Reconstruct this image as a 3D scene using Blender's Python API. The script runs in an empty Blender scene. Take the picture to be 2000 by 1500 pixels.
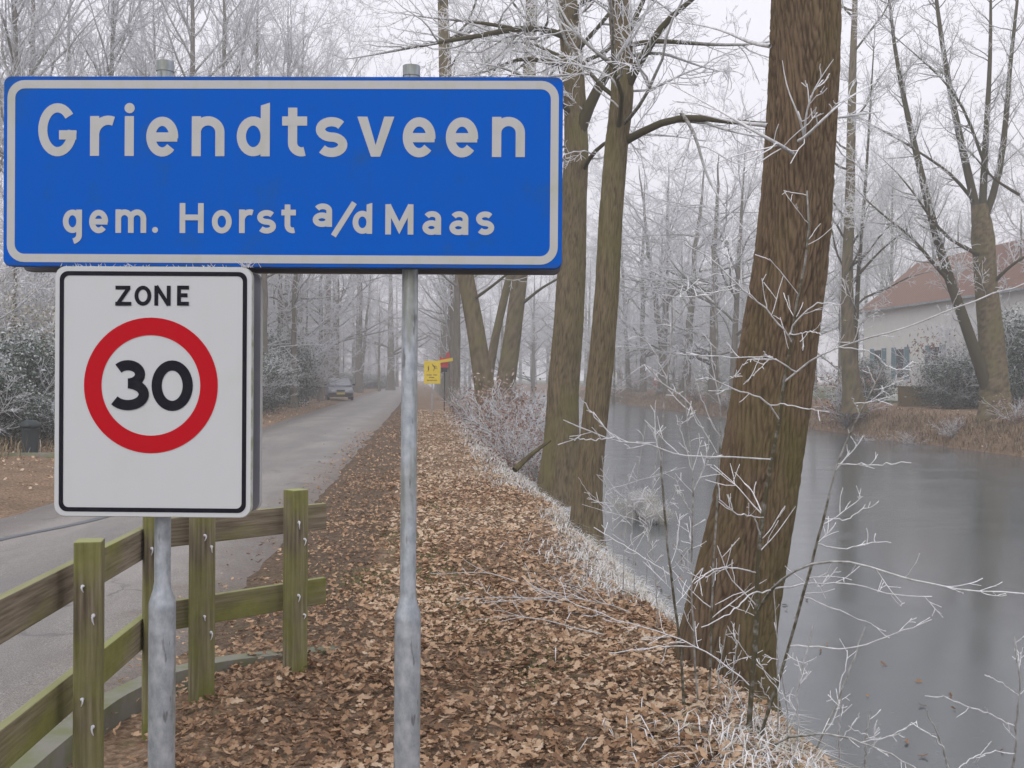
import bpy, math, random
import numpy as np
from mathutils import Matrix, Vector

R_ = math.radians
SC = bpy.context.scene
COL = SC.collection

# ------------------------------------------------------------------ camera
CAM_H = 1.55
PITCH, ROLL, FPX = R_(0.353), R_(0.42), 2000 * 38 / 36
CAM_M = Matrix.Translation((0, 0, CAM_H)) @ Matrix.Rotation(math.pi / 2 - PITCH, 4, 'X') @ Matrix.Rotation(ROLL, 4, 'Z')
cd = bpy.data.cameras.new('camera')
cd.lens, cd.sensor_width, cd.clip_end, cd.clip_start = 38, 36, 3000, 0.05
cam = bpy.data.objects.new('camera', cd)
cam.matrix_world = CAM_M
COL.objects.link(cam)
SC.camera = cam

# ------------------------------------------------------------------ sky, sun, exposure
SUN_EL, SUN_AZ = R_(42), R_(200)
w = bpy.data.worlds.new('World'); SC.world = w; w.use_nodes = True
nt = w.node_tree; nt.nodes.clear()
wo = nt.nodes.new('ShaderNodeOutputWorld'); bg = nt.nodes.new('ShaderNodeBackground')
sk = nt.nodes.new('ShaderNodeTexSky'); sk.sky_type = 'NISHITA'; sk.sun_disc = False
sk.sun_elevation, sk.sun_rotation = SUN_EL, SUN_AZ
sk.dust_density = 4.0
hs = nt.nodes.new('ShaderNodeHueSaturation'); hs.inputs['Saturation'].default_value = 0.15
mx = nt.nodes.new('ShaderNodeMix'); mx.data_type = 'RGBA'; mx.inputs['Factor'].default_value = 0.88
nt.links.new(sk.outputs['Color'], hs.inputs['Color'])
nt.links.new(hs.outputs['Color'], mx.inputs[6])
mx.inputs[7].default_value = (11.5, 11.35, 12.3, 1)          # even overcast cloud deck
nt.links.new(mx.outputs[2], bg.inputs['Color'])
bg.inputs['Strength'].default_value = 0.1
nt.links.new(bg.outputs['Background'], wo.inputs['Surface'])
sl = bpy.data.lights.new('sun', 'SUN'); sl.energy = 0.9; sl.angle = R_(35); sl.color = (1, 0.97, 0.93)
so = bpy.data.objects.new('sun', sl); COL.objects.link(so)
so.rotation_euler = (math.pi / 2 - SUN_EL, 0, math.pi - SUN_AZ)
vs = SC.view_settings
vs.view_transform, vs.look, vs.exposure, vs.gamma = 'Standard', 'None', 0.0, 1.0
vs.use_curve_mapping = False
cy = SC.cycles
cy.max_bounces, cy.diffuse_bounces, cy.glossy_bounces, cy.volume_bounces, cy.transmission_bounces = 5, 3, 2, 2, 2
cy.use_denoising = True
cy.sample_clamp_indirect = 4

# ------------------------------------------------------------------ helpers
def at(px, py, d):
    """photo pixel + depth in metres along the view axis -> world point"""
    v = CAM_M @ Vector(((px - 1000) / FPX * d, -(py - 750) / FPX * d, -d))
    return np.array(v)

def nrm(a):
    return a / np.maximum(np.linalg.norm(a, axis=-1, keepdims=True), 1e-9)

_tab = np.random.default_rng(5).random((256, 256))
def vnoise(x, y):
    x, y = np.asarray(x, float), np.asarray(y, float)
    xi, yi = np.floor(x).astype(int), np.floor(y).astype(int)
    fx, fy = x - xi, y - yi
    fx, fy = fx * fx * (3 - 2 * fx), fy * fy * (3 - 2 * fy)
    g = lambda a, b: _tab[(xi + a) % 256, (yi + b) % 256]
    return (g(0, 0) * (1 - fx) + g(1, 0) * fx) * (1 - fy) + (g(0, 1) * (1 - fx) + g(1, 1) * fx) * fy
def fbm(x, y, o=3):
    s, a, t = 0, 1, 0
    for i in range(o):
        s = s + a * vnoise(np.asarray(x) * 2 ** i + 17 * i, np.asarray(y) * 2 ** i + 9 * i); t += a; a *= .5
    return s / t

def make_mesh(name, V, quads=None, tris=None, attrs=None, smooth=False, mat=None):
    V = np.asarray(V, np.float32).reshape(-1, 3)
    q = np.zeros((0, 4), np.int32) if quads is None else np.asarray(quads, np.int32).reshape(-1, 4)
    t = np.zeros((0, 3), np.int32) if tris is None else np.asarray(tris, np.int32).reshape(-1, 3)
    me = bpy.data.meshes.new(name)
    me.vertices.add(len(V)); me.vertices.foreach_set('co', V.ravel())
    loops = np.concatenate([q.ravel(), t.ravel()])
    tot = np.concatenate([np.full(len(q), 4, np.int32), np.full(len(t), 3, np.int32)])
    st = np.concatenate([[0], np.cumsum(tot)[:-1]]).astype(np.int32) if len(tot) else tot
    me.loops.add(len(loops)); me.loops.foreach_set('vertex_index', loops.astype(np.int32))
    me.polygons.add(len(tot)); me.polygons.foreach_set('loop_start', st); me.polygons.foreach_set('loop_total', tot)
    me.polygons.foreach_set('use_smooth', np.full(len(tot), bool(smooth)))
    for k, a in (attrs or {}).items():
        at_ = me.attributes.new(k, 'FLOAT', 'POINT'); at_.data.foreach_set('value', np.asarray(a, np.float32).ravel())
    me.update(calc_edges=True)
    if mat: me.materials.append(mat)
    return me

def obj(name, me, parent=None, loc=None, rot=None, scale=None, label=None, cat=None, group=None, kind=None):
    o = bpy.data.objects.new(name, me); COL.objects.link(o)
    if parent: o.parent = parent
    if loc is not None: o.location = loc
    if rot is not None: o.rotation_euler = rot
    if scale is not None: o.scale = scale
    for k, v in (('label', label), ('category', cat), ('group', group), ('kind', kind)):
        if v: o[k] = v
    return o

def copy_tree(root, **kw):
    c = root.copy(); COL.objects.link(c)
    for ch in root.children:
        d = ch.copy(); COL.objects.link(d); d.parent = c
        for g in ch.children:
            e = g.copy(); COL.objects.link(e); e.parent = d
    return c

class Buf:
    """collects verts / quads / tris of ONE mesh"""
    def __init__(s): s.V, s.Q, s.T, s.A, s.n = [], [], [], [], 0
    def add(s, V, Q=None, T=None, a=None):
        V = np.asarray(V, float).reshape(-1, 3)
        s.V.append(V)
        if Q is not None and len(Q): s.Q.append(np.asarray(Q).reshape(-1, 4) + s.n)
        if T is not None and len(T): s.T.append(np.asarray(T).reshape(-1, 3) + s.n)
        s.A.append(np.zeros(len(V)) if a is None else np.broadcast_to(np.asarray(a, float).ravel(), (len(V),)))
        s.n += len(V)
    def tubes(s, P, R, k, fr=None):
        P, R = np.asarray(P, float), np.asarray(R, float)
        if P.ndim == 2: P, R = P[None], R[None]
        m, n, _ = P.shape
        if m == 0: return
        T = nrm(np.gradient(P, axis=1))
        mean = nrm(T.mean(1))
        ref = np.where(np.abs(mean[:, 2:3]) > .8, [[1., 0, 0]], [[0, 0, 1.]])
        N = nrm(np.cross(T, ref[:, None, :])); B = np.cross(T, N)
        a = np.linspace(0, 2 * np.pi, k, endpoint=False)
        V = P[:, :, None] + R[:, :, None, None] * (np.cos(a)[:, None] * N[:, :, None] + np.sin(a)[:, None] * B[:, :, None])
        idx = np.arange(m * n * k).reshape(m, n, k); nx = np.roll(idx, -1, 2)
        Q = np.stack([idx[:, :-1], nx[:, :-1], nx[:, 1:], idx[:, 1:]], -1)
        f = None if fr is None else np.repeat(np.broadcast_to(fr, (m, n)).ravel(), k)
        s.add(V, Q, a=f)
    def box(s, c, d, rz=0, a=None):
        x, y, z = np.array(d) / 2
        V = np.array([[i * x, j * y, l * z] for l in (-1, 1) for j in (-1, 1) for i in (-1, 1)])
        cr, sr = math.cos(rz), math.sin(rz)
        V = V @ np.array([[cr, sr, 0], [-sr, cr, 0], [0, 0, 1]]) + np.array(c)
        s.add(V, [[0, 2, 3, 1], [4, 5, 7, 6], [0, 1, 5, 4], [2, 6, 7, 3], [0, 4, 6, 2], [1, 3, 7, 5]], a=a)
    def prism(s, pts, y0, y1):
        """outline in XZ extruded along Y (outline counter-clockwise seen from -Y); caps fan from the centroid"""
        p = np.asarray(pts, float); n = len(p)
        A = np.c_[p[:, 0], np.full(n, y0), p[:, 1]]; B = np.c_[p[:, 0], np.full(n, y1), p[:, 1]]
        c = p.mean(0); V = np.r_[A, B, [[c[0], y0, c[1]], [c[0], y1, c[1]]]]
        i = np.arange(n); j = (i + 1) % n
        s.add(V, np.stack([j, i, i + n, j + n], 1), np.r_[np.stack([i, j, np.full(n, 2 * n)], 1), np.stack([j + n, i + n, np.full(n, 2 * n + 1)], 1)])
    def lathe(s, prof, c, k=24, cap=True):
        prof = np.asarray(prof, float); n = len(prof)
        a = np.linspace(0, 2 * np.pi, k, endpoint=False)
        V = np.stack([prof[:, None, 0] * np.cos(a), prof[:, None, 0] * np.sin(a), np.broadcast_to(prof[:, None, 1], (n, k))], -1) + np.array(c)
        idx = np.arange(n * k).reshape(n, k); nx = np.roll(idx, -1, 1)
        s.add(V, np.stack([idx[:-1], nx[:-1], nx[1:], idx[1:]], -1).reshape(-1, 4))
    def mesh(s, name, mat=None, smooth=False, attr=None):
        at_ = {attr: np.concatenate(s.A)} if attr else None
        return make_mesh(name, np.concatenate(s.V), np.concatenate(s.Q) if s.Q else None, np.concatenate(s.T) if s.T else None, at_, smooth, mat)

def bevel(o, wdt=.004, seg=2):
    m = o.modifiers.new('bevel', 'BEVEL'); m.width = wdt; m.segments = seg; m.limit_method = 'ANGLE'
    return o

# ------------------------------------------------------------------ materials
class M:
    def __init__(s, name, rough=.8, spec=.3, metal=0):
        s.m = bpy.data.materials.new(name); s.m.use_nodes = True
        s.t = s.m.node_tree; s.b = s.t.nodes['Principled BSDF']
        s.b.inputs['Roughness'].default_value = rough; s.b.inputs['Specular IOR Level'].default_value = spec
        s.b.inputs['Metallic'].default_value = metal
    def n(s, ty, **kw):
        x = s.t.nodes.new(ty)
        for k, v in kw.items(): setattr(x, k, v)
        return x
    def l(s, a, b): s.t.links.new(a, b)
    def setv(s, sock, v):
        if hasattr(v, 'is_linked') or hasattr(v, 'links'): s.l(v, sock)
        else: sock.default_value = (*v, 1) if isinstance(v, (tuple, list)) and len(v) == 3 and sock.type == 'RGBA' else v
    def co(s, sc=(1, 1, 1), kind='Object'):
        c = s.n('ShaderNodeTexCoord'); mp = s.n('ShaderNodeMapping'); mp.inputs['Scale'].default_value = sc
        s.l(c.outputs[kind], mp.inputs['Vector']); return mp.outputs['Vector']
    def world(s, sc=(1, 1, 1)):
        c = s.n('ShaderNodeNewGeometry'); mp = s.n('ShaderNodeMapping'); mp.inputs['Scale'].default_value = sc
        s.l(c.outputs['Position'], mp.inputs['Vector']); return mp.outputs['Vector']
    def noise(s, co, sc, det=4, rough=.55, dist=0):
        x = s.n('ShaderNodeTexNoise'); s.l(co, x.inputs['Vector'])
        x.inputs['Scale'].default_value = sc; x.inputs['Detail'].default_value = det; x.inputs['Roughness'].default_value = rough
        x.inputs['Distortion'].default_value = dist
        return x.outputs['Fac']
    def vor(s, co, sc, feat='F1', out='Distance'):
        x = s.n('ShaderNodeTexVoronoi', feature=feat); s.l(co, x.inputs['Vector']); x.inputs['Scale'].default_value = sc
        return x.outputs[out]
    def ramp(s, f, *st):
        x = s.n('ShaderNodeValToRGB'); s.l(f, x.inputs['Fac']); e = x.color_ramp.elements
        for i, (p, c) in enumerate(st):
            if i >= 2: e.new(p)
            e[i].position = p; e[i].color = (*c, 1) if isinstance(c, (tuple, list)) else (c, c, c, 1)
        return x.outputs['Color']
    def mix(s, f, a, b, mode='MIX'):
        x = s.n('ShaderNodeMix', data_type='RGBA', blend_type=mode)
        s.setv(x.inputs['Factor'], f); s.setv(x.inputs[6], a); s.setv(x.inputs[7], b); return x.outputs[2]
    def math(s, op, a, b=0., c=0., clamp=False):
        x = s.n('ShaderNodeMath', operation=op, use_clamp=clamp)
        s.setv(x.inputs[0], a); s.setv(x.inputs[1], b); s.setv(x.inputs[2], c); return x.outputs[0]
    def attr(s, name, ty='GEOMETRY'):
        x = s.n('ShaderNodeAttribute', attribute_name=name, attribute_type=ty); return x.outputs['Fac']
    def bump(s, h, dist, st=1.):
        x = s.n('ShaderNodeBump'); s.l(h, x.inputs['Height']); x.inputs['Distance'].default_value = dist; x.inputs['Strength'].default_value = st
        s.l(x.outputs['Normal'], s.b.inputs['Normal'])
    def col(s, c): s.setv(s.b.inputs['Base Color'], c); return s.m
    def nz(s):
        g = s.n('ShaderNodeNewGeometry'); x = s.n('ShaderNodeSeparateXYZ'); s.l(g.outputs['Normal'], x.inputs[0]); return x.outputs['Z']

FROST = (.86, .87, .89)
def twig_mat(name, bark, green, fr=FROST, ns=14):
    m = M(name, .85, .2)
    f = m.attr('frost')
    n = m.noise(m.world(), ns, 2)
    a = m.math('MULTIPLY_ADD', m.nz(), .16, f)
    a = m.math('ADD', a, m.math('MULTIPLY_ADD', n, .8, -.4), clamp=True)
    a = m.math('MULTIPLY', a, m.math('GREATER_THAN', f, .02))
    c = m.mix(m.noise(m.world(), 3, 2), bark, green)
    return m.col(m.mix(a, c, fr))
m_twig = twig_mat('frosted_twig', (.075, .062, .042), (.085, .08, .04), FROST, 34)
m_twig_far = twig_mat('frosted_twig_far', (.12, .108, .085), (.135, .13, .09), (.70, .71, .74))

def bark_mat(name, c0, c1, green, scale, bd, crest_shade=False):
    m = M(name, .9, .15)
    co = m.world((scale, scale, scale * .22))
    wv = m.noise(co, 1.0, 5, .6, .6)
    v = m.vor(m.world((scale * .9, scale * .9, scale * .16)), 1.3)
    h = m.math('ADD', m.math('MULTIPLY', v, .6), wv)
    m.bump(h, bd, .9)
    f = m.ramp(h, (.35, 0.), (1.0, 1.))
    if crest_shade: f = m.math('MULTIPLY_ADD', m.attr('crest_shade'), .75, m.math('MULTIPLY', f, .3), clamp=True)  # furrow shade painted into the colour, along with paler weathered ridges
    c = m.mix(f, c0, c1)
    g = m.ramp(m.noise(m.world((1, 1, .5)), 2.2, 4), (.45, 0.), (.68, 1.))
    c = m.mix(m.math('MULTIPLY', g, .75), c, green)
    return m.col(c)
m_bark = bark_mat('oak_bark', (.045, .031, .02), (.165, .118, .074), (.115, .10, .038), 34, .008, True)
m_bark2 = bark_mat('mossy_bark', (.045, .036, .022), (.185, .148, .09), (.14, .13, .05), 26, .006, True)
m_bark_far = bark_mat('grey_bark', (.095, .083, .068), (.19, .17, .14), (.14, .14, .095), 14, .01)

m = M('ground_litter', .95, .1)
co = m.world()
n1, n2 = m.noise(co, 28, 5, .65), m.noise(co, 1.1, 4)
c = m.ramp(n1, (.30, (.09, .058, .038)), (.5, (.25, .17, .11)), (.72, (.44, .33, .235)))
c = m.mix(m.ramp(n2, (.45, 0.), (.75, .55)), c, (.10, .08, .055))
sp = m.n('ShaderNodeSeparateXYZ'); m.l(co, sp.inputs[0])
u = m.math('MULTIPLY_ADD', sp.outputs['Y'], .085, sp.outputs['X'])
un = m.math('ADD', u, m.math('MULTIPLY_ADD', m.noise(co, .35, 3), 3., -1.5))
lawn = m.math('MULTIPLY', m.math('GREATER_THAN', un, 22.8), m.math('LESS_THAN', un, 60.))
c = m.mix(lawn, c, m.mix(m.noise(co, 9, 4), (.075, .105, .04), (.16, .18, .11)))
wood = m.math('LESS_THAN', un, -8.2)
c = m.mix(wood, c, m.mix(m.noise(co, 6, 4), (.06, .055, .035), (.17, .15, .11)))
gp = m.ramp(m.noise(m.world(), 2.6, 3), (.60, 0.), (.70, .5))
c = m.mix(m.math('MULTIPLY', gp, m.math('MULTIPLY', m.math('LESS_THAN', u, .9), m.math('GREATER_THAN', u, -1.3))), c, (.13, .15, .05))
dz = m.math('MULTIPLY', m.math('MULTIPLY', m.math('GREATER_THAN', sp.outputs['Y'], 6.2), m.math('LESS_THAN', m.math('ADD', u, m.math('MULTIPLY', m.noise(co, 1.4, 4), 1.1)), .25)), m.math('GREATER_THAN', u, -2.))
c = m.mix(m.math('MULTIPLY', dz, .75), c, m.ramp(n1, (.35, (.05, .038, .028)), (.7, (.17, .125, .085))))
m.bump(n1, .03, .8)
m_ground = m.col(c)

m = M('asphalt', .48, .6)
co = m.world()
sp = m.n('ShaderNodeSeparateXYZ'); m.l(co, sp.inputs[0])
u = m.math('MULTIPLY_ADD', sp.outputs['Y'], .085, sp.outputs['X'])
st = m.vor(co, 95)
c = m.mix(m.ramp(st, (.15, 0.), (.75, 1.)), (.10, .092, .083), (.26, .238, .21))
glint = m.ramp(m.noise(co, 210, 2), (.60, 0.), (.68, 1.))
c = m.mix(m.math('MULTIPLY', glint, .8), c, (.6, .59, .57))  # wet icy glitter painted as pale specks in the base colour
fr = m.ramp(m.noise(m.world((.9, .25, 1)), 1.6, 5, .62), (.42, 0.), (.75, .4))
c = m.mix(fr, c, (.50, .455, .41))
edge = m.math('MAXIMUM', m.ramp(m.math('ADD', u, m.math('MULTIPLY', m.noise(co, 1.6, 4), .9)), (0., 0.), (1., 1.)), 0.)
dirt = m.math('MULTIPLY_ADD', m.math('ADD', u, m.math('MULTIPLY', m.noise(co, 2.2, 5, .65), 1.1)), 1.5, 2.1, clamp=True)
c = m.mix(m.math('MULTIPLY', dirt, .9), c, m.ramp(m.noise(co, 40, 4), (.35, (.06, .045, .03)), (.65, (.22, .16, .105))))
dl = m.math('MULTIPLY_ADD', m.math('ADD', u, m.math('MULTIPLY', m.noise(co, 1.8, 4), -.9)), -1.8, -7.6, clamp=True)
c = m.mix(m.math('MULTIPLY', dl, .8), c, (.13, .10, .08))
wk = m.math('ABSOLUTE', m.math('SINE', m.math('MULTIPLY_ADD', u, 1.85, m.math('MULTIPLY', m.noise(co, .4, 2), .8))))
c = m.mix(m.math('MULTIPLY', m.math('POWER', wk, 4.), .28), c, (.10, .095, .09))
cw = m.n('ShaderNodeVectorMath', operation='ADD'); m.l(co, cw.inputs[0]); nv = m.n('ShaderNodeTexNoise'); m.l(co, nv.inputs['Vector']); nv.inputs['Scale'].default_value = 2.; m.l(nv.outputs['Color'], cw.inputs[1])
ck = m.ramp(m.vor(cw.outputs[0], .55, 'DISTANCE_TO_EDGE'), (.0, 1.), (.018, 0.))
c = m.mix(m.math('MULTIPLY', ck, m.ramp(m.noise(co, .5, 2), (.48, 0.), (.6, .7))), c, (.05, .047, .045))
pt = m.ramp(m.noise(m.world((1, .4, 1)), .7, 3), (.52, 0.), (.56, .35))
c = m.mix(pt, c, (.15, .14, .135))
m.bump(m.math('ADD', st, m.noise(co, 120, 3)), .006, .7)
m_road = m.col(c)

m = M('seam_tar', .35, .5); m_seam = m.col((.12, .13, .15))
m = M('mossy_concrete', .9, .2)
m_kerb = m.col(m.mix(m.ramp(m.noise(m.world(), 7, 4), (.4, 0.), (.62, 1.)), (.25, .245, .21), (.20, .215, .12)))

m = M('canal_ice', .15, 1.)
co = m.world((1, .35, 1))
c = m.mix(m.ramp(m.noise(co, .9, 5, .6), (.35, 0.), (.75, .7)), (.078, .091, .094), (.115, .13, .133))
c = m.mix(m.ramp(m.noise(m.world(), 16, 5, .7), (.60, 0.), (.75, .12)), c, (.5, .51, .53))
m.l(m.ramp(m.noise(m.world((.4, 1.2, 1)), 1.0, 4), (.35, .14), (.7, .22)), m.b.inputs['Roughness'])
m.bump(m.noise(m.world((1, 1, 1)), 2.5, 2), .002, .25)
m_ice = m.col(c)

def leaf_mat(name, obj_random=False):
    m = M(name, .75, .25)
    if obj_random:
        oi = m.n('ShaderNodeObjectInfo'); r = oi.outputs['Random']
    else:
        r = m.attr('tint')
    c = m.ramp(r, (.0, (.085, .05, .03)), (.2, (.23, .135, .078)), (.45, (.40, .25, .145)), (.75, (.56, .39, .25)), (1., (.66, .53, .39)))
    c = m.mix(m.math('MULTIPLY', m.noise(m.world(), 60, 3), .35), c, (.16, .09, .05))
    return m.col(c)
m_leaf, m_leaf_o = leaf_mat('fallen_leaf'), leaf_mat('fallen_leaf_single', True)
m = M('dead_beech_leaf', .8, .2)
m_beech = m.col(m.mix(m.attr('tint'), (.17, .09, .058), (.42, .35, .31)))
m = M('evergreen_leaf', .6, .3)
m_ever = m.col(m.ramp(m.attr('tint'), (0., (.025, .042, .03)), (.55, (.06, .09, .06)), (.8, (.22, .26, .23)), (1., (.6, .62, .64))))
m = M('frosted_grass', .9, .2)
m_grass = m.col(m.ramp(m.attr('tint'), (0., (.16, .15, .07)), (.25, (.36, .32, .20)), (.5, (.58, .56, .50)), (1., (.80, .81, .84))))
m = M('path_moss', .9, .2)
m_moss = m.col(m.ramp(m.attr('tint'), (0., (.13, .15, .04)), (.3, (.26, .27, .10)), (1., (.5, .5, .4))))
m = M('bank_grass', .9, .2)
m_bankgrass = m.col(m.ramp(m.attr('tint'), (0., (.07, .05, .03)), (.4, (.19, .13, .08)), (.7, (.30, .25, .14)), (1., (.42, .38, .32))))

def sign_paint(name, base, stain, amt, rough=.45, grime=0.3, spec=.2, rim=False):
    m = M(name, rough, spec)
    co = m.co()
    s = m.ramp(m.noise(co, 7, 5, .6), (.56, 0.), (.78, 1.))
    sp = m.n('ShaderNodeSeparateXYZ'); m.l(co, sp.inputs[0])
    c = m.mix(m.math('MULTIPLY', s, amt), base, stain)
    g = m.ramp(m.noise(m.co((1, 1, .35)), 22, 4), (.5, 0.), (.8, grime))
    c = m.mix(g, c, stain)
    if rim:      # algae film along the upper and lower rim, with drips
        e = m.math('MULTIPLY_ADD', m.math('ABSOLUTE', sp.outputs['Z']), 40., -10.2, clamp=True)
        e = m.math('MULTIPLY', e, m.ramp(m.noise(m.co((1, 1, .5)), 9, 4), (.35, .15), (.65, .8)))
        c = m.mix(e, c, (.045, .065, .06))
    m.bump(m.noise(co, 3, 2), .002, .25)
    return m.col(c)
m_blue = sign_paint('sign_blue', (.0, .098, .50), (.03, .09, .16), .45, .55, .12, .06, True)
m_letter = sign_paint('sign_letter_white', (.47, .475, .465), (.38, .39, .27), .5, .5, .4, .08)
m_white = sign_paint('zone_white', (.54, .56, .57), (.47, .50, .45), .4, .5, .18, .08)
m_black = sign_paint('sign_black', (.008, .008, .014), (.03, .03, .03), .3, spec=.1)
m_red = sign_paint('sign_red', (.46, .006, .014), (.36, .01, .02), .3, .6, .1, .06)
m = M('sign_edge', .6, .3); m_edge = m.col(m.mix(m.ramp(m.noise(m.co(), 30, 3), (.45, 0.), (.65, 1.)), (.48, .50, .47), (.30, .34, .22)))
m = M('panel_back', .7, .3); m_back = m.col((.11, .11, .12))
m = M('bare_aluminium', .55, .4, .3); m_alu = m.col(m.mix(m.noise(m.co(), 12, 3), (.24, .24, .28), (.33, .33, .37)))

m = M('galvanised', .5, .5, .45)
co = m.co((1, 1, .6))
c = m.mix(m.ramp(m.noise(co, 45, 4, .6), (.35, 0.), (.68, 1.)), (.30, .33, .36), (.47, .50, .53))
c = m.mix(m.ramp(m.noise(m.co((1, 1, .12)), 16, 3), (.52, 0.), (.64, .75)), c, (.20, .21, .15))
c = m.mix(m.ramp(m.noise(m.co((1, 1, .25)), 40, 3), (.62, 0.), (.7, .7)), c, (.10, .10, .09))
m_galv = m.col(c)

m = M('weathered_wood', .85, .2)
g = m.noise(m.co((26, 26, 1.3)), 2.2, 5, .62)
c = m.mix(m.ramp(g, (.34, 0.), (.66, 1.)), (.095, .074, .05), (.28, .24, .175))
al = m.ramp(m.noise(m.co((2.2, 2.2, 1.2)), 1.6, 4), (.34, 0.), (.58, 1.))
c = m.mix(m.math('MULTIPLY', al, .85), c, m.mix(m.noise(m.co(), 18, 3), (.115, .13, .02), (.26, .27, .065)))
top = m.math('GREATER_THAN', m.nz(), .7)
c = m.mix(m.math('MULTIPLY', top, .7), c, (.40, .42, .20))
m.bump(g, .003, .6)
m_wood = m.col(c)
m = M('weathered_rail', .85, .2)
g = m.noise(m.co((1.3, 26, 26)), 2.2, 5, .62)
c = m.mix(m.ramp(g, (.34, 0.), (.66, 1.)), (.12, .093, .062), (.31, .265, .195))
al = m.ramp(m.math('ADD', m.noise(m.co((1.2, 2, 2)), 1.8, 4), m.attr('moss')), (.52, 0.), (.74, 1.))
c = m.mix(m.math('MULTIPLY', al, .85), c, m.mix(m.noise(m.co(), 18, 3), (.13, .145, .024), (.265, .27, .07)))
c = m.mix(m.math('MULTIPLY', m.math('GREATER_THAN', m.nz(), .7), .6), c, (.36, .38, .18))
m.bump(g, .003, .6)
m_rail = m.col(c)
m = M('frosted_steel', .6, .4); m_nail = m.col((.66, .67, .70))

def plain(name, c, rough=.6, spec=.4, metal=0, var=.12, sc=8):
    m = M(name, rough, spec, metal)
    d = tuple(x * (1 - var * 2) for x in c)
    return m.col(m.mix(m.noise(m.co(), sc, 4), d, tuple(min(1, x * (1 + var)) for x in c)))
m_yellow = plain('sign_yellow', (.78, .58, .02), .5)
m_redboard = plain('red_board', (.55, .02, .03), .5)
m_darkmark = plain('dark_print', (.09, .05, .02), .6)
m_bin = plain('bin_green', (.018, .03, .032), .5)
m_carpaint = plain('car_paint', (.21, .22, .25), .3, .6, .3, .08)
m_glass = plain('car_glass', (.2, .23, .25), .05, 1., 0, .05)
m_rubber = plain('rubber', (.02, .02, .022), .8)
m_plate = plain('plate_yellow', (.62, .50, .03), .5)
m_lamp = plain('lamp_glass', (.55, .56, .58), .15, .7)
m_carred = plain('car_red', (.40, .025, .03), .35, .5)
m_wall = plain('white_render', (.78, .77, .74), .9, .2, 0, .06, 2)
m_shut = plain('blue_shutter', (.16, .26, .30), .7)
m_pane = plain('dark_pane', (.05, .065, .075), .1, .8)
m_brown = plain('brown_timber', (.17, .125, .06), .85, .2)
m = M('roof_tile', .85, .2)
wv = m.n('ShaderNodeTexWave', wave_type='BANDS', bands_direction='Y'); m.l(m.co(), wv.inputs['Vector']); wv.inputs['Scale'].default_value = 1.2
m.bump(wv.outputs['Fac'], .05, .8)
m_roof = m.col(m.mix(m.noise(m.co((1, 1, 4)), 4, 5, .7), (.17, .10, .075), (.30, .185, .14)))

# ------------------------------------------------------------------ ground shape
SL = .085                                    # road and canal run along x = u - SL*y
def zground(x, y):
    x, y = np.asarray(x, float), np.asarray(y, float)
    u = x + SL * y
    prof_u = [-400, -60, -9, -5.4, -4.9, -1.2, -.9, .2, 1.25, 1.6, 2.0, 2.45, 3.2, 14.8, 15.9, 16.5, 17.3, 22, 400]
    prof_z = [.6, .5, .08, .03, -.06, -.06, .02, .05, .03, -.06, -.36, -.66, -1.1, -1.1, -.62, .05, .42, .45, .6]
    un = u + .18 * (fbm(y * .55, u * .4 + 40) - .5) * np.where(u > 1.2, 1, 0)
    z = np.interp(un, prof_u, prof_z)
    amp = np.where((u > -1.0) & (u < 2.6), 1., np.where(u < -5.3, 1.4, np.where(u > 16, 2., 0.)))
    return z + amp * (.055 * (fbm(x * 1.5, y * 1.5) - .5) + .03 * (fbm(x * 5, y * 5 + 7) - .5))

us = np.unique(np.concatenate([np.linspace(-330, -60, 10), np.linspace(-60, -12, 17), np.linspace(-12, -5.5, 22), np.linspace(-5.5, -1.3, 12),
                               np.linspace(-1.3, 3.3, 62), np.linspace(3.3, 14.8, 8), np.linspace(14.8, 18, 26), np.linspace(18, 30, 16), np.linspace(30, 60, 8), np.linspace(60, 330, 9)]))
vs_ = np.unique(np.concatenate([np.linspace(-12, 2, 12), np.linspace(2, 14, 110), np.linspace(14, 40, 110), np.linspace(40, 90, 80), np.linspace(90, 420, 60)]))
U, Vv = np.meshgrid(us, vs_)
X, Y = U - SL * Vv, Vv
Z = zground(X, Y)
ny, nx = X.shape
idx = np.arange(nx * ny).reshape(ny, nx)
Q = np.stack([idx[:-1, :-1], idx[:-1, 1:], idx[1:, 1:], idx[1:, :-1]], -1).reshape(-1, 4)
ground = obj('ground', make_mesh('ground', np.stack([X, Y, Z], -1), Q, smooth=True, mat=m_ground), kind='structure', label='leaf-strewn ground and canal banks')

# canal
V = np.array([[1.2 + SL * 12, -12, 0], [16.8 + SL * 12, -12, 0], [16.8 - SL * 420, 420, 0], [1.2 - SL * 420, 420, 0]], float); V[:, 2] = -.47
obj('canal_water', make_mesh('canal_water', V, [[0, 1, 2, 3]], mat=m_ice), kind='structure', label='frozen grey canal')

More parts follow.
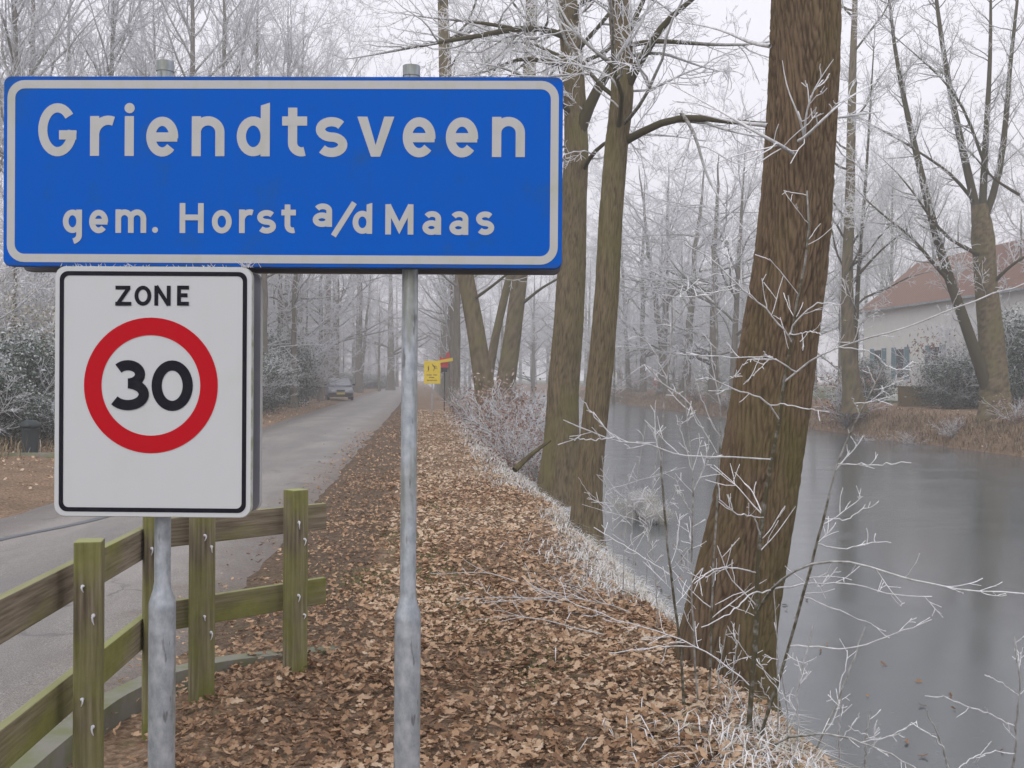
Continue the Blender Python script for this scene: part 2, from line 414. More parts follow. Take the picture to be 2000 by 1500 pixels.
# road
rv = np.unique(np.concatenate([np.linspace(-12, 40, 150), np.linspace(40, 418, 90)]))
rr = -1.12 + .22 * (fbm(rv * .8, rv * 0 + 3) - .5) + .1 * (fbm(rv * 4, rv * 0 + 31) - .5) - .32 * (1 - np.clip((rv - 4.5) / 2.2, 0, 1)) + .12 * np.clip((rv - 20) / 40, 0, 1)
rl = -4.85 + .25 * (fbm(rv * .6, rv * 0 + 13) - .5) + .1 * (fbm(rv * 3, rv * 0 + 21) - .5) - .25 * np.clip((rv - 15) / 20, 0, 1)
k = 9
S = np.linspace(0, 1, k)
uu = rl[:, None] * (1 - S) + rr[:, None] * S
zz = .012 + .05 * (1 - (2 * S - 1) ** 2) * np.ones_like(uu) - .05
zz[:, -1] -= .09; zz[:, 0] -= .09
idx = np.arange(len(rv) * k).reshape(-1, k)
Q = np.stack([idx[:-1, :-1], idx[:-1, 1:], idx[1:, 1:], idx[1:, :-1]], -1).reshape(-1, 4)
obj('road', make_mesh('road', np.stack([uu - SL * rv[:, None], np.broadcast_to(rv[:, None], uu.shape), zz + .02], -1), Q, smooth=True, mat=m_road), kind='structure', label='grey asphalt lane with frost sheen')
# tar seam across the lane
b = Buf()
sv = np.linspace(7.2, 13, 24); su = -4.6 + (sv - 7.2) * .29 + .04 * np.sin(sv * 3)
wdt = .05
zz = .022 - .05 + .05 * (1 - ((su + 3) / 1.87) ** 2) + .016
A = np.stack([su - wdt - SL * sv, sv, zz], 1); B = np.stack([su + wdt - SL * sv, sv, zz], 1)
i = np.arange(23)
b.add(np.r_[A, B], np.stack([i, i + 24, i + 25, i + 1], 1))
obj('road_seam', b.mesh('road_seam', m_seam), kind='structure', label='bluish tar seam across the asphalt')

# kerb strip behind the fence
kp = np.array([[-1.80, 2.2], [-1.84, 3.4], [-1.87, 4.4], [-1.86, 5.0], [-1.76, 5.42], [-1.52, 5.70], [-1.2, 5.86], [-.95, 5.95]])
tt = np.linspace(0, 7, 60); kc = np.stack([np.interp(tt, range(8), kp[:, 0]), np.interp(tt, range(8), kp[:, 1])], 1)
for _ in range(6): kc[1:-1] = (kc[:-2] + kc[1:-1] * 2 + kc[2:]) / 4
tn = nrm(np.gradient(kc, axis=0)); nn = np.stack([-tn[:, 1], tn[:, 0]], 1) * .055
b = Buf(); n = len(kc)
L, Rr = kc + nn, kc - nn
zt = .055
V = np.r_[np.c_[L, np.full(n, -.1)], np.c_[L, np.full(n, zt)], np.c_[Rr, np.full(n, zt)], np.c_[Rr, np.full(n, -.1)]]
i = np.arange(n - 1)
b.add(V, np.concatenate([np.stack([i + a * n, i + 1 + a * n, i + 1 + (a + 1) * n, i + (a + 1) * n], 1) for a in range(3)]))
obj('kerb', b.mesh('kerb', m_kerb), kind='structure', label='mossy concrete edging behind the fence')

# pale edging along the left verge
b = Buf()
b.box((0, 0, .06), (9, .12, .14))
obj('edging', b.mesh('edging', m_kerb), loc=(-11.9, 19.3, 0), rot=(0, 0, R_(2)), kind='structure', label='pale concrete edging in front of the left garden')

# ------------------------------------------------------------------ fallen leaves
rng = np.random.default_rng(11)
def leaf_templates(n=6, far=False):
    out = []
    r = np.random.default_rng(3)
    for q in range(n):
        ts = np.array([0, .16, .30, .46, .58, .76, 1.])
        wd = np.array([.02, .22, .12, .33, .18, .32, .03]) * r.uniform(.75, 1.25, 7) * .9
        if far: ts, wd = ts[[0, 3, 5, 6]], wd[[0, 3, 5, 6]]
        K = len(ts); curl, fold, tw = r.uniform(-.5, 1.1), r.uniform(.05, 1.), r.uniform(-.6, .6)
        zc = curl * (ts - .5) ** 2
        mid = np.c_[ts * 0 + .06 * np.sin(ts * 3), ts - .5, zc]
        ez = fold * wd * .6
        Lf = np.c_[-wd * .9, ts - .5 + .05, zc + ez + tw * (ts - .5) * wd]; Rt = np.c_[wd * .9, ts - .5 + .05, zc + ez * r.uniform(.2, 1.2) - tw * (ts - .5) * wd]
        V = np.r_[mid, Lf, Rt]; i = np.arange(K - 1)
        Qd = np.r_[np.stack([i + K, i, i + 1, i + K + 1], 1), np.stack([i, i + 2 * K, i + 2 * K + 1, i + 1], 1)]
        out.append((V, Qd))
    return out
LT = leaf_templates(); LTF = leaf_templates(6, True)
def leaf_field(x, y, size, lift, tint, tilt=.3):
    """all leaves of one mass as one mesh"""
    b = Buf(); n = len(x); kind = rng.integers(0, 6, n) + np.where(y > 8, 6, 0)
    z = zground(x, y) + lift
    for q in range(12):
        s = np.where(kind == q)[0]
        if not len(s): continue
        V, Qd = (LT + LTF)[q]; m_ = len(s)
        a = rng.uniform(0, 2 * np.pi, m_); tx, ty = rng.normal(0, tilt, m_), rng.normal(0, tilt, m_)
        ca, sa = np.cos(a), np.sin(a)
        P = V[None] * size[s][:, None, None]
        P = np.stack([P[..., 0], P[..., 1] * np.cos(tx)[:, None] - P[..., 2] * np.sin(tx)[:, None], P[..., 1] * np.sin(tx)[:, None] + P[..., 2] * np.cos(tx)[:, None]], -1)
        P = np.stack([P[..., 0] * np.cos(ty)[:, None] + P[..., 2] * np.sin(ty)[:, None], P[..., 1], -P[..., 0] * np.sin(ty)[:, None] + P[..., 2] * np.cos(ty)[:, None]], -1)
        P = np.stack([P[..., 0] * ca[:, None] - P[..., 1] * sa[:, None], P[..., 0] * sa[:, None] + P[..., 1] * ca[:, None], P[..., 2]], -1)
        P += np.stack([x[s], y[s], z[s]], -1)[:, None]
        QQ = Qd[None] + (np.arange(m_) * len(V))[:, None, None]
        b.add(P, QQ, a=np.repeat(tint[s], len(V)))
    return b
def sample_strip(n, u0, u1, y0, y1, p=1.):
    yy = (y0 ** p + rng.random(n) * (y1 ** p - y0 ** p)) ** (1 / p)
    uu = rng.uniform(u0, u1, n)
    return uu - SL * yy, yy
parts = [sample_strip(17000, -1.15, 1.95, 3.5, 8), sample_strip(18000, -1.2, 1.9, 8, 17), sample_strip(14000, -1.2, 1.9, 17, 48),
         sample_strip(500, -1.75, -1.1, 4.6, 7.5), sample_strip(4200, -1.9, -1.0, 5.0, 30), sample_strip(160, -4.9, -1.2, 6, 40), sample_strip(5200, -9., -4.9, 11, 60), sample_strip(2200, 15.9, 20, 24, 60)]
x = np.concatenate([p[0] for p in parts]); y = np.concatenate([p[1] for p in parts])
uall = x + SL * y
keep = (rng.random(len(x)) < np.where((uall < -.2) & (uall > -1.3) & (y > 6), .12 + .75 * fbm(x * 1.2, y * .8) * np.clip((uall + 1.4) / .8, .2, 1), 1)) & (zground(x, y) > -.42)
keep &= (rng.random(len(x)) < np.where((uall < -.95) & (uall > -1.9), np.clip((uall + 1.9) / .95, 0, 1) ** 1.6, 1))
keep &= ~((uall < -1.45) & (uall > -2.2) & (y < 4.8))
x, y, uall = x[keep], y[keep], uall[keep]
tint = np.clip(.24 + .8 * rng.random(len(x)) + .75 * (fbm(x * 1.1, y * .8) - .5) + .15 * np.clip((y - 7) / 12, 0, 1), 0, 1)
tint = np.where((uall < -.3) & (uall > -1.8), tint * .7, tint)
size = np.where((uall < -.4) & (uall > -1.8), .8, 1) * (.026 + .05 * rng.random(len(x)) ** 1.4) * np.where(y > 18, 1.3, 1)
lift = np.where(uall > -1.2, rng.uniform(.005, .035, len(x)), .02) + np.where((uall > -4.9) & (uall < -1.12), .05, 0)
xi = rng.uniform(1.9, 3.6, 130) ; yi = rng.uniform(4.5, 22, 130); xi = xi - SL * yi
x = np.r_[x, xi]; y = np.r_[y, yi]; tint = np.r_[tint, rng.random(130) * .5]; size = np.r_[size, rng.uniform(.03, .06, 130)]; lift = np.r_[lift, -.463 - np.minimum(zground(xi, yi), -.47)]
obj('leaf_litter', leaf_field(x, y, size, lift, tint).mesh('leaf_litter', m_leaf, attr='tint'), parent=ground, kind='stuff', label='carpet of brown fallen oak leaves')
# the 300 nearest leaves one by one
leaf_me = [make_mesh('leaf', V, Qd, mat=m_leaf_o) for V, Qd in LT]
r = random.Random(4)
cnt = 0
while cnt < 300:
    yy = r.uniform(3.9, 5.6); px = r.uniform(430, 1500)
    xx = (px - 1000) / FPX * yy
    uu_ = xx + SL * yy
    if uu_ > 1.55 or uu_ < -.95: continue
    zz_ = float(zground(xx, yy)) + r.uniform(.02, .045)
    s_ = r.uniform(.042, .07)
    obj('leaf', leaf_me[cnt % 6], parent=ground, loc=(xx, yy, zz_), rot=(r.gauss(0, .4), r.gauss(0, .4), r.uniform(0, 6.3)), scale=(s_, s_, s_)); cnt += 1

# ------------------------------------------------------------------ frosted grass on the banks
def grass_field(x, y, h, wd, tint, lean):
    n = len(x); z = zground(x, y) - .01
    a = rng.uniform(0, 2 * np.pi, n); dx, dy = np.cos(a), np.sin(a)
    base = np.stack([x, y, z], 1); side = np.stack([-dy, dx, dx * 0], 1) * wd[:, None] / 2
    out = np.stack([dx, dy, dx * 0], 1)
    midp = base + out * (lean * h * .35)[:, None] + np.c_[np.zeros((n, 2)), h * .6]
    tip = base + out * (lean * h)[:, None] + np.c_[np.zeros((n, 2)), h * np.clip(1 - .35 * lean, .3, 1)]
    V = np.stack([base - side, base + side, midp - side * .8, midp + side * .8, tip], 1)
    i = np.arange(n)[:, None] * 5
    b = Buf(); b.add(V, np.hstack([i, i + 1, i + 3, i + 2]), np.hstack([i + 2, i + 3, i + 4]), a=np.repeat(tint, 5)); return b
n = 52000
yy = 3.2 + 42 * rng.random(n) ** 1.9; uu = rng.normal(1.66, .30, n); xx = uu - SL * yy
k = (fbm(xx * .9 + 5, yy * .45) + .22 * rng.random(n) > .70 - .10 * np.clip((yy - 6) / 8, 0, 1)) & (zground(xx, yy) > -.46)
xx, yy = xx[k], yy[k]; n = len(xx)
obj('frosted_grass', grass_field(xx, yy, rng.uniform(.03, .15, n), rng.uniform(.003, .006, n) * (1 + yy * .05), np.clip(rng.normal(.66, .28, n), 0, 1), rng.uniform(.4, 2.2, n)).mesh('frosted_grass', m_grass, attr='tint'),
    kind='stuff', label='white frosted grass along the near canal bank')
n = 9000
pc = np.array([[-.75, 9.0], [-.55, 8.2], [-.95, 10.2], [-.2, 6.6], [-1.05, 8.0], [-.85, 12.5], [-.35, 7.4], [.15, 5.6]])
ci = rng.integers(0, 8, n); xx = pc[ci, 0] + rng.normal(0, .14, n); yy = pc[ci, 1] + rng.normal(0, .3, n)
obj('path_grass', grass_field(xx, yy, rng.uniform(.015, .045, n), rng.uniform(.003, .006, n), np.clip(rng.normal(.08, .06, n), 0, 1), rng.uniform(.3, 1.5, n)).mesh('path_grass', m_moss, attr='tint'),
    kind='stuff', label='short green grass and moss showing through the leaves')
n = 26000
yy = 22 + 90 * rng.random(n) ** 1.7; uu = rng.normal(16.45, .5, n); xx = uu - SL * yy
k = (zground(xx, yy) > -.5); xx, yy = xx[k], yy[k]; n = len(xx)
obj('bank_grass', grass_field(xx, yy, rng.uniform(.07, .28, n), rng.uniform(.010, .022, n), np.clip(rng.normal(.42, .25, n) + .3 * (fbm(xx, yy * .5) - .5), 0, 1), rng.uniform(.2, 1.2, n)).mesh('bank_grass', m_bankgrass, attr='tint'),
    kind='stuff', label='brown withered grass on the far canal bank')
n = 5000
yy = 17 + 45 * rng.random(n); uu = rng.uniform(-8.8, -7.0, n) - .02 * (yy - 17); xx = uu - SL * yy
obj('verge_grass', grass_field(xx, yy, rng.uniform(.1, .45, n), rng.uniform(.01, .022, n), np.clip(rng.normal(.5, .25, n), 0, 1), rng.uniform(.2, 1., n)).mesh('verge_grass', m_bankgrass, attr='tint'),
    kind='stuff', label='tufts of tan grass at the left garden edge')

# ------------------------------------------------------------------ lettering
def arc(cx, cy, rx, ry, a0, a1, n=14):
    a = np.radians(np.linspace(a0, a1, n)); return np.c_[cx + rx * np.cos(a), cy + ry * np.sin(a)]
def ribbon(p, wd, closed=False):
    p = np.asarray(p, float)
    p = p[np.r_[True, np.linalg.norm(np.diff(p, axis=0), axis=1) > 1e-5]]
    if closed:
        d = nrm(np.roll(p, -1, 0) - np.roll(p, 1, 0)); nm = np.c_[-d[:, 1], d[:, 0]] * wd / 2
    else:
        sg = nrm(np.diff(p, axis=0)); d0 = np.r_[sg[:1], sg]; d1 = np.r_[sg, sg[-1:]]
        n0, n1_ = np.c_[-d0[:, 1], d0[:, 0]], np.c_[-d1[:, 1], d1[:, 0]]
        bis = nrm(n0 + n1_); cs = np.clip((bis * n0).sum(1, keepdims=True), .35, 1)
        nm = bis / cs * wd / 2
    n = len(p); V = np.r_[p + nm, p - nm]
    i = np.arange(n if closed else n - 1); j = (i + 1) % n
    return V, np.stack([i, i + n, j + n, j], 1)
def glyph(ch, W, H, wd):
    """centre-line strokes; H = x-height for small letters, cap height for capitals; returns [(points, closed)] , discs, polygons"""
    s = wd / 2; S_, D, Pg = [], [], []
    C = lambda *a: S_.append((np.concatenate([np.atleast_2d(q) for q in a]), False))
    if ch == 'G': C(arc(W / 2, H / 2, W / 2 - s, H / 2 - s, 38, 338, 30), [W - s, H * .49]); C([W - .1 * s, H * .49 - s], [W * .54, H * .49 - s])
    elif ch == 'r': C([s, 0], [s, H]); C(arc(W * .74, H * .52, W * .74 - s, H * .48 - s * .9, 175, 68, 10))
    elif ch == 'i': C([s, 0], [s, H]); D.append((s * 1.05, H * 1.2, wd * .56))
    elif ch == 'e': C(arc(W / 2, H / 2, W / 2 - s, H / 2 - s, -6, 318, 32)); C([s, H * .49], [W - s * .2, H * .49])
    elif ch in 'nm':
        if ch == 'n': xs = [(0, W)]
        else: xs = [(0, (W + wd) / 2), ((W - wd) / 2, W)]
        C([s, 0], [s, H])
        for a, b in xs:
            C(arc((a + b) / 2, H * .60, (b - a) / 2 - s, H * .40 - s, 180, 0, 16), [b - s, 0])
    elif ch == 'd': S_.append((arc(W / 2, H / 2, W / 2 - s, H / 2 - s, 0, 348, 30), True)); Pg.append([(W - wd, 0), (W, 0), (W, H * 1.345), (W - wd, H * 1.27)])
    elif ch == 'g': S_.append((arc(W / 2, H / 2, W / 2 - s, H / 2 - s, 0, 348, 30), True)); C([W - s, H], [W - s, -.05 * H], arc(W * .42, -.08 * H, W * .58 - s, H * .28, 0, -72, 8))
    elif ch == 't':
        cx = W * .42; C([cx, H * 1.22], [cx, H * .34], arc(cx + W * .36, H * .34, W * .36, H * .34 - s, 180, 290, 10)); C([0, H - s], [W, H - s])
    elif ch == 's':
        ry = (H / 2 - s) / 2; C(arc(W / 2, H - s - ry, W / 2 - s, ry, 32, 262, 16), arc(W / 2, s + ry, W / 2 - s, ry, 82, -148, 16))
    elif ch == 'v': Pg.append([(0, H), (wd * 1.1, H), (W / 2, wd * 1.25), (W / 2, 0), (W / 2 - wd * .5, 0)]); Pg.append([(W, H), (W / 2 + wd * .5, 0), (W / 2, 0), (W / 2, wd * 1.25), (W - wd * 1.1, H)])
    elif ch == 'a':
        C(arc(W * .52, H * .68, W * .48 - s, H * .32 - s, 152, 0, 14), [W - s, 0]); S_.append((arc(W * .48, H * .30, W * .48 - s, H * .30 - s * .9, 0, 345, 24), True))
    elif ch == 'H': C([s, 0], [s, H]); C([W - s, 0], [W - s, H]); C([s, H * .52], [W - s, H * .52])
    elif ch in 'oO0': S_.append((arc(W / 2, H / 2, W / 2 - s, H / 2 - s, 0, 350, 36), True))
    elif ch == 'M': C([s, 0], [s, H]); C([W - s, 0], [W - s, H]); C([s * .9, H - s * .3], [W / 2, H * .22], [W - s * .9, H - s * .3])
    elif ch == '.': D.append((W / 2, wd * .5, wd * .52))
    elif ch == '/': C([0 + s, 0], [W - s, H])
    elif ch == 'Z': C([0, H - s], [W - s * .6, H - s]); C([W - s * 1.3, H - s], [s * 1.3, s]); C([0, s], [W, s])
    elif ch == 'N': C([s, 0], [s, H]); C([W - s, 0], [W - s, H]); C([s, H - s * .2], [W - s, s * .2])
    elif ch == 'E': C([s, 0], [s, H]); C([s, H - s], [W, H - s]); C([s, H * .52], [W * .88, H * .52]); C([s, s], [W, s])
    elif ch == '3':
        m1 = H * .535; ry = (H - s - m1) / 2; ry2 = (m1 - s) / 2
        C(arc(W * .46, m1 + ry, W * .44 - s, ry, 142, -78, 18)); C([W * .46, m1], [W * .62, m1]); C(arc(W * .46, s + ry2, W * .54 - s, ry2, 78, -146, 20))
    return S_, D, Pg
def letter_mesh(ch, W, H, wd, mat):
    """flat film letter in local X/Z, facing -Y"""
    S_, D, Pg = glyph(ch, W, H, wd); b = Buf(); y = 0.
    for p, cl in S_:
        V, Qd = ribbon(p, wd, cl); b.add(np.c_[V[:, 0], np.full(len(V), y), V[:, 1]], Qd); y -= .0004
    for cx, cz, rr_ in D:
        p = arc(cx, cz, rr_, rr_, 0, 345, 24); n = len(p); i = np.arange(n)
        b.add(np.c_[np.r_[p, [[cx, cz]]][:, 0], np.full(n + 1, y), np.r_[p, [[cx, cz]]][:, 1]], T=np.stack([i, (i + 1) % n, np.full(n, n)], 1)); y -= .0004
    for pg in Pg:
        p = np.array(pg); n = len(p); i = np.arange(1, n - 1) if len(pg) == 4 else None
        if n == 4: T = [[0, 1, 2], [0, 2, 3]]
        elif p[0, 0] < p[-1, 0]: T = [[0, 4, 2], [0, 2, 1], [4, 3, 2]]
        else: T = [[0, 1, 2], [0, 2, 3], [0, 3, 4]] if p[1, 0] < p[0, 0] - 1e-9 and p[2, 0] < p[1, 0] else [[0, 4, 3], [0, 3, 1], [3, 2, 1]]
        b.add(np.c_[p[:, 0], np.full(n, y), p[:, 1]], T=T); y -= .0004
    return b.mesh('letter_' + ch, mat)
def rrect(w_, h_, r_, n=8):
    out = []
    for cx, cz, a in ((w_ / 2 - r_, h_ / 2 - r_, 0), (-w_ / 2 + r_, h_ / 2 - r_, 90), (-w_ / 2 + r_, -h_ / 2 + r_, 180), (w_ / 2 - r_, -h_ / 2 + r_, 270)):
        out.append(arc(cx, cz, r_, r_, a, a + 90, n))
    return np.concatenate(out)
def ring_mesh(name, o_, i_, y, mat):
    n = len(o_); a = np.arange(n); j = (a + 1) % n
    V = np.r_[np.c_[o_[:, 0], np.full(n, y), o_[:, 1]], np.c_[i_[:, 0], np.full(n, y), i_[:, 1]]]
    return make_mesh(name, V, np.stack([a, j, j + n, a + n], 1), mat=mat)
def panel_mesh(name, w_, h_, r_, th, face, edge):
    """plate with a lip: front at y=0, back at y=th"""
    b = Buf(); p = rrect(w_, h_, r_); q = rrect(w_ - .004, h_ - .004, r_ - .002); n = len(p)
    c = [0, 0]
    V = np.r_[np.c_[q[:, 0], np.zeros(n), q[:, 1]], np.c_[p[:, 0], np.full(n, .003), p[:, 1]], np.c_[p[:, 0], np.full(n, th), p[:, 1]], [[0, 0, 0], [0, th, 0]]]
    i = np.arange(n); j = (i + 1) % n
    b.add(V, np.r_[np.stack([i + n, j + n, j, i], 1), np.stack([i + 2 * n, j + 2 * n, j + n, i + n], 1)],
          np.r_[np.stack([i, j, np.full(n, 3 * n)], 1), np.stack([j + 2 * n, i + 2 * n, np.full(n, 3 * n + 1)], 1)])
    me = b.mesh(name, face); me.materials.append(edge); me.materials.append(m_back)
    mi = np.r_[np.ones(2 * n), np.zeros(n), np.full(n, 2)].astype(np.int32)
    me.polygons.foreach_set('material_index', mi)
    return me

# ------------------------------------------------------------------ place-name sign on two posts
PXM = 676.6
sc_ = at(549.5, 336, 3.12)
sign = obj('place_name_sign', None, loc=(sc_[0], sc_[1], 0), rot=(0, 0, R_(-1.2)), label='blue place-name sign with white border and lettering on two galvanised posts', cat='sign')
zc = sc_[2]
TILT = .0070
def lx(x, y, cx=549.5, cy=336): return ((x - cx) + TILT * (y - cy)) / PXM
def lz(x, y, cx=549.5, cy=336): return -((y - cy) - TILT * (x - cx)) / PXM
panel = obj('panel', panel_mesh('panel', 1.622, .551, .022, .028, m_blue, m_blue), parent=sign, loc=(0, 0, zc))
obj('border', ring_mesh('border', rrect(1.598, .527, .05), rrect(1.552, .479, .028), -.0012, m_letter), parent=panel)
rear = obj('rear_panel', panel_mesh('rear_panel', 1.622, .551, .022, .028, m_back, m_back), parent=sign, loc=(0, .12, zc - .004))
big = [('G', 70.5, 147), ('r', 173, 222), ('i', 241.5, 260), ('e', 284, 347), ('n', 373.5, 438), ('d', 462, 527), ('t', 551, 600), ('s', 617, 679), ('v', 698, 770.5), ('e', 787, 851), ('e', 871, 934), ('n', 961, 1025)]
for ch, a, c in big:
    Hh = 104 if ch == 'G' else 78
    y0 = 302.5 + (a - 70) * .0068 + (1.0 if ch in 'Ges' else 0)
    obj('letter', letter_mesh(ch, (c - a) / PXM, Hh / PXM, 18 / PXM, m_letter), parent=panel, loc=(lx(a, y0), -.0015, lz(a, y0)))
small = [('g', 119, 157, 454, 46), ('e', 171, 208.5, 454.5, 46), ('m', 223, 284, 454, 46), ('.', 295.5, 307, 454, 46), ('H', 349.5, 397, 454.5, 58.5), ('o', 413, 452, 455.5, 46), ('r', 466.5, 495, 455, 46), ('s', 502, 539, 456, 46), ('t', 549.6, 578, 455.5, 46),
         ('a', 611, 649, 443, 45.5), ('/', 646, 698, 461, 65), ('d', 689, 727.5, 457, 45), ('M', 753, 808, 458.5, 59), ('a', 825.5, 862, 459, 46), ('a', 878, 915, 459.5, 46), ('s', 930, 965.5, 460, 46)]
for ch, a, c, y0, Hh in small:
    obj('letter', letter_mesh(ch, (c - a) / PXM, Hh / PXM, 11.2 / PXM, m_letter), parent=panel, loc=(lx(a, y0), -.0015, lz(a, y0)))
def pole_mesh(ztop, zn):
    b = Buf(); r1, r2 = .0238, .039
    prof = [(r2, -.3), (r2, zn - .03), (r2 * .99, zn - .01), (r1 * 1.12, zn + .03), (r1, zn + .05), (r1, ztop - .03)]
    b.lathe(prof, (0, 0, 0), 28); b.lathe([(r1 + .002, ztop - .03), (r1 + .002, ztop)], (0, 0, 0), 28); b.lathe([(r1 + .002, ztop), (.0, ztop + .002)], (0, 0, 0), 28); return b.mesh('pole', m_galv, smooth=True)
for xl, zn_px in ((301.7, 1178), (795.5, 1196)):
    dx = lx(xl, 600)
    zt = zc + (336 - 112) / PXM * 1.02 if xl < 500 else zc + (336 - 120) / PXM * 1.02
    po = obj('pole', pole_mesh(zt, CAM_H - (zn_px - 737) / FPX * 3.18), parent=sign, loc=(dx, .07, 0))
    po.rotation_euler = (0, 0, 0)
b = Buf()
for dx in (lx(301.7, 600), lx(795.5, 600)):
    for dz in (-.17, .17):
        b = Buf(); b.box((dx, .037, zc + dz), (.16, .02, .035)); bevel(obj('bracket', b.mesh('bracket', m_galv), parent=sign), .003)

# ------------------------------------------------------------------ 30-zone sign on the left post
zs_c = at(298.5, 765.5, 3.09)
PZ = FPX / 3.09
zone = obj('zone_sign', None, loc=(zs_c[0], zs_c[1], zs_c[2] - .36), rot=(0, 0, R_(-1.)), label='white 30 zone sign with red ring on the left post', cat='sign')
zp = obj('panel', panel_mesh('zone_panel', 388 / PZ, 490 / PZ, .032, .02, m_white, m_edge), parent=zone, loc=(0, 0, .36))
obj('border', ring_mesh('border', rrect(368 / PZ, 470 / PZ, .024), rrect(351 / PZ, 453 / PZ, .016), -.0012, m_black), parent=zp)
obj('rear_panel', panel_mesh('zone_rear', 388 / PZ, 484 / PZ, .032, .02, m_alu, m_letter), parent=zone, loc=(0, .105, .36))
zx = lambda x, y: ((x - 298.5) + TILT * (y - 765.5)) / PZ
zz2 = lambda x, y: -((y - 765.5) - TILT * (x - 298.5)) / PZ
ro = arc(0, 0, 131.5 / PZ, 132.5 / PZ, 0, 355, 72); ri = arc(0, 0, 97 / PZ, 98 / PZ, 0, 355, 72)
obj('red_ring', ring_mesh('red_ring', ro, ri, -.0012, m_red), parent=zp, loc=(zx(294.8, 752.8), 0, zz2(294.8, 752.8)))
for ch, a, c, y0, Hh, wd in [('Z', 225.5, 257, 597, 39, 7.6), ('O', 263, 296, 597, 39, 7.6), ('N', 302, 334, 597, 39, 7.6), ('E', 346.5, 370, 597, 39, 7.6), ('3', 214, 291, 801, 98, 20), ('0', 296, 377, 802.5, 99, 20)]:
    obj('digit' if ch in '30' else 'letter', letter_mesh(ch, (c - a) / PZ, Hh / PZ, wd / PZ, m_black), parent=zp, loc=(zx(a, y0), -.0015, zz2(a, y0)))
for dz in (.16, .56):
    b = Buf(); b.box((lx(301.7, 600) + sc_[0] - zs_c[0], .052, dz), (.12, .05, .03)); bevel(obj('bracket', b.mesh('bracket', m_galv), parent=zone), .003)

b = Buf(); g = np.random.default_rng(77)
xs = np.r_[g.uniform(-.27, .27, 50), g.normal(.262, .012, 30)]
for x_ in xs:
    ln = g.uniform(.004, .016) * (1.6 if x_ > .24 else 1); dx_, dy_ = g.normal(0, .5, 2)
    p0 = np.array([x_, g.uniform(.0, .02), 245 / PZ - .001]); b.tubes(np.array([p0, p0 + ln * np.array([dx_, dy_ - .3, .7])]), np.array([.0012, .0004]), 3)
obj('frost_whiskers', b.mesh('frost_whiskers', m_nail), parent=zone, loc=(0, 0, .36), kind='stuff')
# ------------------------------------------------------------------ timber fence
fence = obj('timber_fence', None, loc=(-1.5, 5.0, 0), label='low mossy timber post-and-rail fence beside the road', cat='fence')
FO = np.array([-1.5, 5.0, 0])
def post_mesh(h, s_=.092):
    b = Buf(); b.box((0, 0, h / 2 - .15), (s_, s_, h + .3)); return b.mesh('post', m_wood)
posts = [(-1.42, 2.55, 8), (-1.475, 3.78, 14), (-1.585, 4.80, 24), (-1.472, 5.15, 46), (-1.10, 5.52, 46)]
for x_, y_, a in posts:
    bevel(obj('post', post_mesh(.97), parent=fence, loc=(x_ - FO[0], y_ - FO[1], 0), rot=(0, 0, R_(a))), .005)
def rail(p, q, ztop, moss):
    p, q = np.array(p), np.array(q); L_ = np.linalg.norm(q - p)
    b = Buf(); b.box((0, 0, 0), (L_, .035, .138), a=moss)
    me = b.mesh('rail', m_rail, attr='moss')
    c = (p + q) / 2
    bevel(obj('rail', me, parent=fence, loc=(c[0] - FO[0], c[1] - FO[1], ztop - .069), rot=(0, 0, math.atan2(q[1] - p[1], q[0] - p[0]))), .004)
for zt, mo in ((.868, .0), (.47, .16)):
    rail((-1.50, 2.3), (-1.655, 4.95), zt, mo)
    rail((-1.70, 5.08), (-1.0, 5.80), zt, mo)
def nail_mesh():
    b = Buf()
    b.lathe([(.0, .012), (.007, .012), (.009, .006), (.009, 0)], (0, 0, 0), 10)
    b.tubes(np.array([[0, 0, .008], [.004, -.004, .014], [.002, -.022, .012], [-.004, -.04, .008]]), np.array([.003, .005, .004, .0015]), 5)
    return b.mesh('nail', m_nail, smooth=True)
nm_ = nail_mesh(); rt0 = random.Random(2)
for (x_, y_, a), hs_ in zip(posts[1:], ((.80, .72, .42, .34),) * 4):
    for q, h in enumerate(hs_):
        ang = R_(a)
        n_ = np.array([math.sin(ang), -math.cos(ang)]) if a < 30 else np.array([math.sin(R_(a)), -math.cos(R_(a))])
        t_ = np.array([math.cos(ang), math.sin(ang)])
        p = np.array([x_, y_]) + n_ * .047 + t_ * (.02 if q % 2 else -.015)
        obj('nail', nm_, parent=fence, loc=(p[0] - FO[0], p[1] - FO[1], h + rt0.uniform(-.02, .02)), rot=(math.pi / 2, 0, ang), scale=(.75 * rt0.choice((-1, 1)), rt0.uniform(.5, .9), .8))

